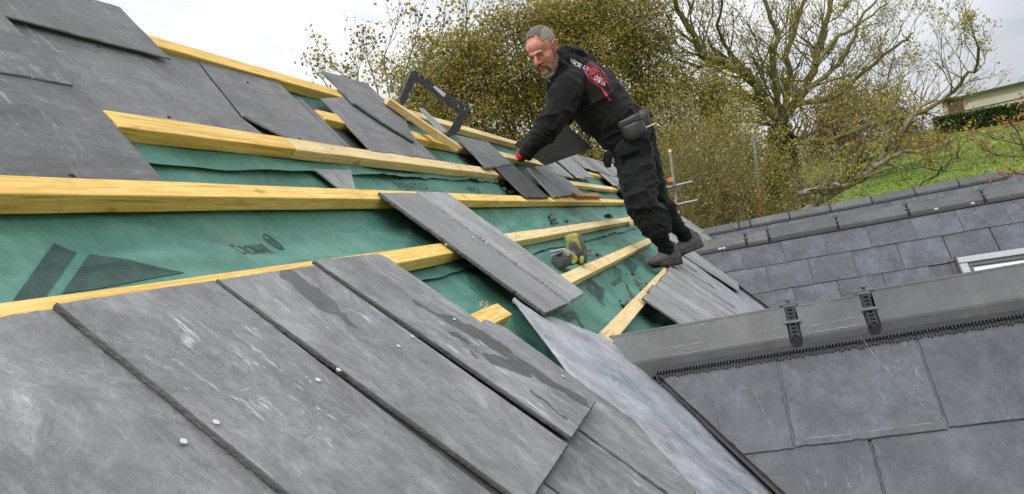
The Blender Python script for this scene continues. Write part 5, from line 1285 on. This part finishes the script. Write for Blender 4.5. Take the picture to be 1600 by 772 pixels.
def leafy_tree(name, label, base, lobes, nleaf, size, keys, wts, seed, bark=M_BARK_D, trunk_r=.16, cat='tree', group=None, clump=.16, twig=40, asp=.5, per=13):
    """lobes: (centre, radius); leaves grow in clumps along twigs that reach into each lobe"""
    rr = random.Random(seed); root = empty(name, base, label, cat, group); mb = MB(); tips = []
    cen = sum((c for c, r in lobes), V())/len(lobes); fork = V((cen.x*.35+base.x*.65, cen.y*.35+base.y*.65, base.z+(min(c.z-r for c, r in lobes)-base.z)*.85))
    fork.z = max(fork.z, base.z+1.0)
    mb.tube([base-V((0, 0, .2)), base.lerp(fork, .5)+V((rr.gauss(0, .1), 0, 0)), fork], [trunk_r*1.2, trunk_r, trunk_r*.85], 8)
    tw = MB(); 
    for c, r in lobes:
        m1 = fork.lerp(c, .5)+V((rr.gauss(0, .2), rr.gauss(0, .2), -.1*(c-fork).length)); mb.tube([fork, m1, c], [trunk_r*.5, trunk_r*.28, trunk_r*.08], 6, cap=False)
        for k in range(int(twig*r)):
            dv = V((rr.gauss(0, 1), rr.gauss(0, 1), rr.gauss(0, 1))).normalized(); e = c+V((dv.x*r, dv.y*r, dv.z*r*.85))*rr.uniform(.55, 1.08); m_ = c.lerp(e, .5)+V((rr.gauss(0, .08), rr.gauss(0, .08), rr.gauss(0, .08)))*r
            tw.tube([c.lerp(m_, .3), m_, e], [.009*r+.003, .007*r+.002, .003], 3, cap=False); tips += [(e, r), (m_.lerp(e, .5), r), (m_.lerp(e, .8), r), (m_, r)]
    mb.build('trunk', bark, root, smooth=True)
    tag(tw.build('twigs', bark, root), kind='stuff')
    lv = Leaves(keys); n = 0
    while n < nleaf:
        e, r = rr.choice(tips); k0 = rr.random(); cl = V((rr.gauss(0, .5), rr.gauss(0, .5), rr.gauss(0, .5)))*clump*1.4; hue = noise.noise(e*.7)
        for j in range(per):
            p = e+cl+V((rr.gauss(0, clump), rr.gauss(0, clump), rr.gauss(0, clump)*.9)); w_ = rr.random()*.5+k0*.35+(hue+.3)*.25; a = 0; ki = 0
            for ki, ww in enumerate(wts):
                a += ww
                if w_ <= a: break
            lv.add(p, size*rr.uniform(.6, 1.3), ki, rr, asp); n += 1
    tag(lv.build('crown', root), kind='stuff'); return root
def L3(*a): return [(at(x, y, Y), r) for x, y, Y, r in a]
def gz(x, y, Y): p = at(x, y, Y); return V((p.x, p.y, terr(p.x, p.y)))
K4 = ['olive', 'khaki', 'green', 'brown', 'yellow']; W4 = [.34, .24, .2, .14, .08]
GT = 'autumn trees behind the roof'
leafy_tree('willow_tree', 'thinner-edged olive autumn tree at the left end of the tree line, behind the steel frame', gz(690, 300, 17), L3((640, 120, 17, .75), (678, 95, 17, .8), (720, 75, 17.2, .85), (690, 165, 17, .85), (748, 120, 17, .9), (650, 190, 16.8, .7), (735, 195, 17, .9), (700, 240, 17, .8), (760, 60, 17.4, .7), (660, 150, 17.4, .7), (710, 140, 17.8, .9), (735, 240, 17.5, .8), (770, 160, 17.8, .9)), 27000, .078, K4, W4, 11, group=GT, clump=.16)
leafy_tree('willow_tree', 'dense olive-brown tree directly behind the roofer\'s head', gz(850, 300, 18), L3((800, 50, 18, 1.0), (850, 35, 18.2, 1.05), (900, 20, 18, 1.1), (810, 120, 18, 1.0), (870, 110, 18.5, 1.1), (925, 80, 18, 1.1), (800, 190, 18, .95), (870, 190, 18.3, 1.1), (930, 160, 18, 1.1), (900, 250, 18, 1.0), (850, 20, 19, .8), (940, 10, 18, 1.0), (780, 240, 18, .8), (840, 150, 19, 1.2), (900, 60, 19, 1.2), (850, 90, 17.6, .8), (760, 110, 18.4, 1.0)), 48000, .078, K4, W4, 12, group=GT, clump=.17, trunk_r=.2)
leafy_tree('willow_tree', 'olive tree with yellowing leaves right of the roofer\'s back', gz(1010, 330, 19), L3((975, 30, 19, 1.0), (1015, 60, 19.3, 1.0), (985, 110, 19, 1.1), (1035, 130, 19, 1.0), (1000, 185, 19, 1.1), (1045, 205, 18.6, 1.0), (1075, 250, 18.6, 1.0), (1010, 260, 18.5, 1.1), (960, 240, 19, .9), (1000, 0, 19.5, .8), (1080, 160, 19, .8), (1120, 180, 19.4, .8), (1010, 140, 20, 1.2), (980, 60, 20, 1.1), (1040, 250, 19.5, 1.1)), 34000, .078, ['olive', 'khaki', 'green', 'lime', 'yellow'], [.30, .24, .18, .16, .12], 13, group=GT, clump=.17, trunk_r=.2)
leafy_tree('willow_tree', 'yellow-green small tree in front of the ivy-clad trunk', gz(1150, 330, 18), L3((1120, 215, 18, .8), (1150, 180, 18.4, .75), (1165, 235, 18, .8), (1110, 140, 18.8, .7), (1160, 290, 18, .8), (1195, 250, 18.6, .6)), 9500, .072, ['khaki', 'lime', 'olive', 'green', 'yellow'], [.28, .26, .22, .14, .1], 14, group=GT, clump=.15, trunk_r=.09)
# brushwood: tangle of bare twigs and few leaves
def scrub(label, specs, seed, keys=('brown', 'khaki', 'olive'), nl=4500, size=.05, bark=None, nst=34, name='bare_shrub', rad=.016, hgt=1.0, depth=3):
    rr = random.Random(seed); x, y, Y = specs[0][:3]; root = empty(name, gz(x, y, Y), label, 'shrub', 'scrub behind the scaffold poles'); mb = MB(); tips = []
    for (x, y, Y, top) in specs:
        g0 = gz(x, y, Y); tp = at(x, top, Y); Hh = tp.z-g0.z
        for k in range(nst):
            b = g0+V((rr.gauss(0, .45), rr.gauss(0, .5), 0)); zz = tp.z - Hh*.0; st = V((b.x, b.y, max(g0.z, tp.z-2.8)))
            branch(mb, tips, st, V((rr.gauss(0, .22), rr.gauss(0, .22), 1)).normalized(), (tp.z-st.z)*rr.uniform(.45, .8)*hgt, rad, depth, rr, .5, .22, 4, 3, 4, .55, .003, .2)
    mb.build('branches', bark or M_BARK_D, root)
    lv = Leaves(list(keys))
    for k in range(nl): e, d, dp = rr.choice(tips); lv.add(e+V((rr.gauss(0, .12), rr.gauss(0, .12), rr.gauss(0, .12))), size*rr.uniform(.6, 1.3), rr.randrange(len(keys)), rr)
    tag(lv.build('leaves', root), kind='stuff'); return root
M_TWIG = bark_mat('twig_brown', (.12, .10, .06), (.30, .25, .15))
scrub('tangled brown scrub behind the pair of scaffold poles', [(1030, 330, 15.5, 235), (1075, 330, 15.5, 225), (1050, 330, 16.5, 215)], 21, bark=M_TWIG, nl=15000, keys=('brown', 'khaki', 'olive', 'green', 'lime'), nst=22)
scrub('brushy brown shrub left of the single scaffold pole', [(1115, 330, 15.5, 235), (1150, 330, 16, 228), (1130, 340, 16.5, 220)], 22, bark=M_TWIG, nl=15000, keys=('brown', 'khaki', 'olive', 'green', 'lime'), nst=22)
scrub('low olive shrub right of the single scaffold pole', [(1195, 330, 16, 272), (1240, 330, 16.5, 300)], 23, keys=('olive', 'khaki', 'green', 'lime'), bark=M_TWIG, nl=5000, nst=18)
# sapling at the left skyline
def wand(name, label, stems, seed, keys, nl, size, cat='tree', group=None, spread=.35, depth=2, rad=.014, bark=M_BARK, kids=3, fill=.06):
    rr = random.Random(seed); x, y, Y = stems[0][0]; root = empty(name, gz(x, y, Y), label, cat, group); mb = MB(); tips = []
    for st in stems:
        P = [at(*p) for p in st]; r0 = rad
        g0 = V((P[0].x, P[0].y, terr(P[0].x, P[0].y))); full = [g0]+P if st is stems[0] else P
        mb.tube(full, [r0*(1.6 if i == 0 and st is stems[0] else 1)*(1-.8*i/len(full)) for i in range(len(full))], 5, cap=False)
        for a, b in zip(P, P[1:]):
            for k in range(kids): q = a.lerp(b, rr.random()); branch(mb, tips, q, ((b-a).normalized()+V((rr.gauss(0, spread), rr.gauss(0, spread), rr.gauss(0, spread)+.2))).normalized(), (P[-1]-P[0]).length*.22*rr.uniform(.5, 1.2), r0*.4, depth-1, rr, .5, .15, 3, 2, 3, .55, .0025, .2)
        tips += [(P[-1], V((0, 0, 1)), 0)]*2
    mb.build('branches', bark, root); lv = Leaves(keys)
    for k in range(nl): e, d, dp = rr.choice(tips); lv.add(e+V((rr.gauss(0, fill), rr.gauss(0, fill), rr.gauss(0, fill))), size*rr.uniform(.6, 1.3), rr.randrange(len(keys)), rr, .6)
    tag(lv.build('leaves', root), kind='stuff'); return root
wand('sapling', 'thin sparse-leaved sapling against the sky above the tilted slate', [[(615, 260, 14), (608, 150, 14), (600, 90, 14), (622, 30, 14)], [(600, 240, 14), (590, 140, 14), (575, 95, 14), (572, 75, 14)], [(612, 250, 14), (560, 170, 14), (540, 120, 14), (510, 95, 14)], [(600, 250, 14), (550, 190, 14), (505, 125, 14), (487, 105, 14)], [(612, 250, 14), (630, 120, 14), (650, 60, 14), (655, 32, 14)],
    [(610, 250, 14), (600, 180, 14), (560, 130, 14), (555, 85, 14)], [(625, 200, 14), (660, 110, 14), (690, 50, 14), (700, 28, 14)], [(640, 200, 14), (700, 90, 14), (728, 50, 14), (730, 25, 14)]], 31, ['olive', 'khaki', 'brown', 'yellow'], 1500, .085, kids=6, rad=.017, fill=.08)
# big ivy-clad tree
def big_tree():
    rr = random.Random(77); Y = 21.0; root = empty('ash_tree', gz(1225, 330, Y), 'large spreading bare tree with ivy on its trunk and sparse yellow-green leaves', 'tree'); base = root.location.copy()
    mb = MB(); T = [base]+[at(x, y, Y) for x, y in ((1228, 335), (1224, 290), (1220, 245), (1219, 205), (1217, 188))]
    mb.tube(T, [.42, .34, .31, .28, .25, .12], 12); mb.build('trunk', M_BARK, root, smooth=True)
    limbs = [([(1217, 195), (1194, 163), (1181, 132), (1167, 115), (1132, 99), (1101, 88), (1084, 62), (1066, 26), (1050, -15)], .15, -2.5), ([(1216, 189), (1214, 140), (1207, 90), (1216, 50), (1190, -10)], .12, -1), ([(1222, 190), (1238, 167), (1260, 141), (1273, 101), (1282, 66), (1295, 22), (1303, -20)], .15, 1.2),
        ([(1222, 185), (1231, 132), (1229, 88), (1247, 26), (1264, -15)], .11, .8), ([(1240, 165), (1299, 154), (1335, 128), (1370, 97), (1410, 66), (1425, 52)], .07, 1.5), ([(1232, 225), (1273, 222), (1308, 216), (1352, 198), (1396, 185), (1440, 176), (1476, 154), (1498, 130), (1524, 108), (1529, 75)], .075, -3),
        ([(1215, 200), (1180, 188), (1150, 192), (1125, 195)], .04, -1), ([(1167, 115), (1140, 80), (1120, 40), (1128, -10)], .055, -2), ([(1260, 141), (1300, 110), (1330, 70), (1350, 20), (1375, -10)], .06, 2), ([(1132, 99), (1090, 105), (1055, 90), (1035, 60)], .045, -2), ([(1273, 101), (1310, 60), (1345, 35), (1388, 5)], .045, 1),
        ([(1194, 163), (1160, 150), (1130, 140), (1095, 145)], .04, -1.5), ([(1233, 225), (1290, 195), (1330, 175), (1360, 160), (1385, 128), (1395, 90)], .045, 1)]
    lb = MB(); tips = []
    for pts, r, dy in limbs:
        n = len(pts); P = [at(x, y, Y+dy*i/(n-1)) for i, (x, y) in enumerate(pts)]; Q_ = []
        if 1205 < pts[0][0] < 1245: P = [T[4 if pts[0][1] < 215 else 3]]+P; n += 1
        for i in range(n-1):
            for k in range(3): Q_.append(P[i].lerp(P[i+1], k/3)+V((rr.gauss(0, .025), rr.gauss(0, .05), rr.gauss(0, .025)))*(1 if i or k else 0))
        Q_.append(P[-1]); N_ = len(Q_); R_ = [r*(1-.72*i/N_)+.006 for i in range(N_)]
        o = MB(); o.tube(Q_, R_, 7, cap=False); o.build('limb', M_BARK, root, smooth=True)
        for i in range(2, N_):
            for k in range(1 if rr.random() < .7 else 2):
                d = (Q_[i]-Q_[i-1]).normalized(); nd_ = (d+V((rr.gauss(0, .8), rr.gauss(0, .6), rr.gauss(0, .7)+.35))).normalized()
                branch(lb, tips, Q_[i], nd_, rr.uniform(.6, 1.5)*(1.15 if r > .1 else .8), R_[i]*.30+.003, 3 if rr.random() < .35 else 2, rr, .5, .18, 4, 3, 3, .62, .0042, .22)
    tag(lb.build('twigs', M_BARK, root), kind='stuff')
    lv = Leaves(['lime', 'khaki', 'olive', 'yellow'])
    low = [t for t in tips]
    for k in range(3000):
        e, d, dp = rr.choice(low); q = e-CAM
        for j in range(4): lv.add(e+V((rr.gauss(0, .07), rr.gauss(0, .07), rr.gauss(0, .07))), .075*rr.uniform(.6, 1.2), rr.choice((0, 0, 1, 2, 3)), rr, .55)
    tag(lv.build('crown', root), kind='stuff')
    iv = Leaves(['ivy', 'green', 'ivy'])
    for k in range(5200):
        t = rr.random()**.8; c = T[1].lerp(T[4], t) if t > 0 else T[1]; a = rr.uniform(0, 6.28); r = (.62-.34*t)*(.75+.5*noise.noise(V((a, t*6, 0))))+rr.gauss(0, .05)
        iv.add(c+V((math.cos(a)*r, math.sin(a)*r, rr.uniform(-.4, .3))), .095*rr.uniform(.6, 1.3), rr.choice((0, 0, 2, 1)), rr, .85)
    tag(iv.build('ivy', root), kind='stuff')
big_tree()
# leaning half-fallen limb with yellow leaves, reaching right over the ridge
def low_limb():
    rr = random.Random(9); Y = 15.0; root = empty('fallen_bough', gz(1270, 330, Y), 'pale leaning bough with yellow leaves sprawling in front of the green field', 'bough')
    lines = [([(1235, 345), (1273, 318), (1335, 283), (1366, 262), (1388, 232), (1410, 200), (1440, 165), (1468, 148)], .085, .8), ([(1251, 302), (1282, 295), (1308, 292), (1330, 287)], .06, -.1), ([(1366, 262), (1400, 240), (1432, 238), (1470, 232)], .045, .5), ([(1388, 232), (1380, 200), (1400, 160), (1412, 120)], .03, .4),
             ([(1290, 300), (1330, 260), (1350, 225), (1340, 195)], .03, .6), ([(1420, 300), (1460, 275), (1490, 250), (1500, 235)], .016, -1.0), ([(1335, 283), (1400, 262), (1440, 262), (1480, 268)], .02, -.5)]
    lb = MB(); tips = []
    for pts, r, dy in lines:
        P = [at(x, y, Y+dy*i/(len(pts)-1)) for i, (x, y) in enumerate(pts)]; Q_ = []
        for i in range(len(P)-1):
            for k in range(3): Q_.append(P[i].lerp(P[i+1], k/3)+V((rr.gauss(0, .02), rr.gauss(0, .04), rr.gauss(0, .02))))
        Q_.append(P[-1]); N_ = len(Q_); R_ = [r*(1-.7*i/N_)+.004 for i in range(N_)]; o = MB(); o.tube(Q_, R_, 8); o.build('limb', M_BARK_P if r > .04 else M_BARK, root, smooth=True)
        for i in range(1, N_):
            for k in range(2):
                d = (Q_[i]-Q_[i-1]).normalized(); branch(lb, tips, Q_[i], (d+V((rr.gauss(0, .8), rr.gauss(0, .7), rr.gauss(0, .6)+.5))).normalized(), rr.uniform(.25, .65), R_[i]*.30+.002, 2 if rr.random() < .3 else 1, rr, .55, .2, 4, 3, 3, .6, .0035, .25)
    tag(lb.build('twigs', M_BARK, root), kind='stuff'); lv = Leaves(['yellow', 'khaki', 'lime', 'olive'])
    for k in range(430):
        e, d, dp = rr.choice(tips)
        if noise.noise(e*.9) < -.05: continue
        for j in range(3): lv.add(e+V((rr.gauss(0, .05), rr.gauss(0, .05), rr.gauss(0, .05))), .062*rr.uniform(.6, 1.3), rr.choice((0, 0, 1, 2, 3)), rr, .6)
    tag(lv.build('leaves', root), kind='stuff')
low_limb()
leafy_tree('distant_thicket', 'reddish-brown thicket beyond the big tree at the top of the field', gz(1330, 230, 46), L3((1290, 185, 46, 1.9), (1330, 165, 47, 1.9), (1370, 170, 47, 1.8), (1300, 215, 45, 1.9), (1350, 215, 45, 1.8), (1400, 190, 47, 1.5), (1275, 230, 45, 1.6), (1320, 140, 48, 1.3), (1430, 195, 48, 1.1)), 15000, .17, ['rust', 'brown', 'olive', 'khaki'], [.4, .28, .2, .12], 41, cat='thicket', clump=.3, twig=26)
leafy_tree('distant_bush', 'small brown bush line at the foot of the clipped hedge', gz(1450, 235, 52), L3((1440, 222, 52, .9), (1470, 218, 53, .8), (1410, 230, 51, .9)), 2500, .15, ['brown', 'khaki', 'rust'], [.4, .3, .3], 42, cat='bush', clump=.25, twig=20, trunk_r=.06)
wand('orange_shrub', 'shrub with orange and yellow autumn leaves at the right edge', [[(1640, 330, 9), (1630, 270, 9), (1610, 230, 9), (1575, 222, 9), (1545, 215, 9)], [(1630, 270, 9), (1600, 235, 9), (1590, 205, 9), (1580, 192, 9)], [(1640, 300, 9), (1610, 275, 9), (1585, 270, 9), (1570, 278, 9)], [(1620, 230, 9), (1605, 190, 9), (1600, 165, 9)], [(1630, 260, 9), (1600, 245, 9), (1560, 243, 9), (1540, 235, 9)], [(1640, 240, 9), (1620, 200, 9), (1610, 190, 9)]], 51, ['orange', 'yellow', 'red', 'khaki'], 520, .040, cat='shrub', kids=4, bark=M_BARK_D, rad=.011, fill=.05)
# clipped hedge and the long pale building on the hill
def hedge():
    rr = random.Random(4); root = empty('clipped_hedge', gz(1540, 190, 70), 'dark clipped hedge in front of the long pale building', 'hedge'); lv = Leaves(['hedge', 'ivy', 'green'])
    A_, B_ = gz(1462, 200, 74), gz(1700, 190, 70); D = B_-A_; nn = V((-D.y, D.x, 0)).normalized(); ht = 1.45; core = MB(); core.box((A_+B_)/2+V((0, 0, ht/2-.1)), D/2, nn*.7, V((0, 0, ht/2))); core.build('core', LM['hedge'], root)
    for k in range(16000):
        t, u, v = rr.random(), rr.uniform(-1, 1), rr.random(); f = rr.random(); p = A_+D*t
        if f < .6: p = p-nn*(.75*(1 if nn.y > 0 else -1))+V((0, 0, v*ht))
        else: p = p+nn*u*.75+V((0, 0, ht-.1))
        lv.add(p+V((rr.gauss(0, .06), rr.gauss(0, .06), rr.gauss(0, .07))), .16, rr.choice((0, 0, 1, 2)), rr, .8)
    tag(lv.build('leaves', root), kind='stuff')
hedge()
def far_building():
    Y = 84; root = empty('long_building', at(1500, 190, Y), 'long low cream building with a pale metal roof on the hill', 'building'); base = terr(at(1540, 180, Y).x, Y)-.5
    P0, P1 = at(1472, 165, Y+3), at(1740, 80, Y-4); ax = V((P1.x-P0.x, P1.y-P0.y, 0)).normalized(); nn = V((ax.y, -ax.x, 0)); 
    if nn.y > 0: nn = -nn
    L_ = V((P1.x-P0.x, P1.y-P0.y, 0)).length; O = V((P0.x, P0.y, base)); ez = at(1500, 148, Y).z; rz = at(1510, 126, Y).z; dp = 9
    mw = flat_mat('cream_cladding', (.46, .43, .34), .8, var=.06, sc=.6); mr = flat_mat('fibre_cement_roof', (.30, .32, .32), .9, var=.16, sc=1.2); md = flat_mat('dark_gutter', (.06, .06, .06), .9); mbk = flat_mat('brown_brick', (.13, .07, .05), .9)
    m = MB(); h = ez-base; c = O+ax*L_/2-nn*dp/2+V((0, 0, h/2)); m.box(c, ax*L_/2, nn*dp/2, V((0, 0, h/2))); m.build('wall', mw, root)
    m = MB(); e0 = O+nn*.4+V((0, 0, h)); r0 = O-nn*dp/2+V((0, 0, rz-base)); b0 = O-nn*(dp+.4)+V((0, 0, h)); vs = []
    for s in (-.4, L_+.4): vs += [e0+ax*s, r0+ax*s, b0+ax*s, e0+ax*s-V((0, 0, .15)), b0+ax*s-V((0, 0, .15))]
    m.add(vs, [(0, 5, 6, 1), (1, 6, 7, 2), (0, 1, 2, 4, 3), (5, 8, 9, 7, 6), (3, 8, 5, 0), (2, 7, 9, 4), (3, 4, 9, 8)]); m.build('roof', mr, root)
    m = MB(); m.box(O+ax*L_/2+nn*.45+V((0, 0, h-.12)), ax*(L_/2+.4), nn*.08, V((0, 0, .1))); m.build('gutter', md, root)
    m = MB(); m.box(O+ax*L_/2+nn*.03+V((0, 0, h*.55)), ax*(L_/2), nn*.03, V((0, 0, .04))); m.build('cladding_joint', md, root)
    m = MB(); m.box(O+ax*1.2+nn*.06+V((0, 0, h*.5)), ax*.7, nn*.06, V((0, 0, h*.5-.03))); m.build('brick_pier', mbk, root)
    k = 0; s = 3
    while s < L_:
        m = MB(); q = O+ax*s; m.tube([q+nn*.42+V((0, 0, h+.03)), r0+ax*s+V((0, 0, .03))], [.035, .035], 4); m.build('roof_rib', mr, root); s += 1.9
far_building()
def post_line():
    for k, (x, y) in enumerate(((1520, 196), (1548, 190), (1583, 186), (1470, 212))):
        b = gz(x, y, 60); m = MB(); m.tube([b, b+V((0, 0, 1.1))], [.07, .06], 6); tag(m.build('fence_post', M_BARK_P, None), ['weathered post on the green slope, second from the left below the clipped hedge', 'weathered post below the middle of the clipped hedge', 'rightmost weathered post below the clipped hedge', 'weathered post left of the clipped hedge, at the thicket edge'][k], 'post', 'field fence posts')
post_line()

# ------------------------------------------------------------------ scaffold poles
M_GALV = flat_mat('galvanised_tube', (.27, .27, .26), .5, .5, metal=.35, var=.3, sc=18); M_REDT = flat_mat('red_painted_tube', (.42, .12, .10), .6, var=.3, sc=14); M_COUP = flat_mat('orange_coupler', (.62, .20, .09), .6, var=.3); M_YCAP = flat_mat('yellow_cap', (.75, .6, .25), .6)
def tube_part(name, a, b, mt, parent, r=.026, lab=None):
    m = MB(); m.tube([a, b], [r, r], 12); o = m.build(name, mt, parent); 
    if lab: o['label'] = lab
    return o
sc = empty('scaffold', gz(1040, 320, 13.6), 'scaffold end of two upright tubes, two short ledgers and orange couplers beyond the roofer\'s knees', 'scaffold')
a1, a2 = at(1020, 242, 13.6), at(1047, 238, 13.6)
low = lambda top, x, y, Y: (lambda q: V((q.x, q.y, q.z)))(at(x, y, Y))
for (tx, ty, bx, by) in ((1020, 242, 1031, 306), (1047, 238, 1058, 322)):
    t, q = at(tx, ty, 13.6), at(bx, by, 13.6); k = (t.z-1.9)/(t.z-q.z); e = t+(q-t)*k; tube_part('upright', t, t.lerp(q, .92), M_GALV, sc); tube_part('upright', t.lerp(q, .92), e, M_REDT, sc); tube_part('cap', t, t+V((0, 0, .05)), M_YCAP, sc, .03)
tube_part('ledger', at(1014, 300, 13.5), at(1082, 284, 13.5), M_GALV, sc); tube_part('ledger', at(1058, 320, 13.5), at(1090, 313, 13.5), M_GALV, sc)
for x, y in ((1048, 281), (1052.5, 317)):
    c = at(x, y, 13.42); tube_part('coupler', c-_f*.03, c+_f*.10, M_COUP, sc, .045)
b_ = at(1188, 300, 15.5); t_ = at(1176.5, 207, 15.5); m_ = at(1185, 292, 15.5); dd = (m_-t_); kk = (t_.z-terr(t_.x, 15.5))/(-dd.z)
sp = empty('scaffold_pole', t_+dd*kk, 'single upright scaffold pole, grey above and red below, right of the scaffold end', 'scaffold pole')
tube_part('tube', t_, m_, M_GALV, sp, .028); tube_part('painted_tube', m_, t_+dd*kk, M_REDT, sp, .030); tube_part('cap', t_, t_+V((0, 0, .05)), M_YCAP, sp, .03)
# fallen leaves on the ridge
for k, (x, y, i) in enumerate(((1125, 389, 2), (1131, 388, 2), (1520, 318, 2), (1463, 327, 2), (1566, 394, 2))):
    c = at(x, y, 6.83 if k < 4 else 6.5); m = MB(); ell(m, c, V((1, 0, 0)), V((0, 1, 0)), V((0, 0, 1)), .017, .012, .011, 8); tag(m.build('berry', flat_mat('pale_berry', (.55, .48, .38), .5), None, smooth=True), ['left one of two touching pale berries beside the roofer\'s rear shoe', 'right one of two touching pale berries beside the roofer\'s rear shoe', 'pale berry under the middle ridge caps, nearest the right edge', 'pale berry under the middle ridge caps, between two clips', 'pale berry above the skylight'][k], 'berry', 'pale berries on the middle cross roof')
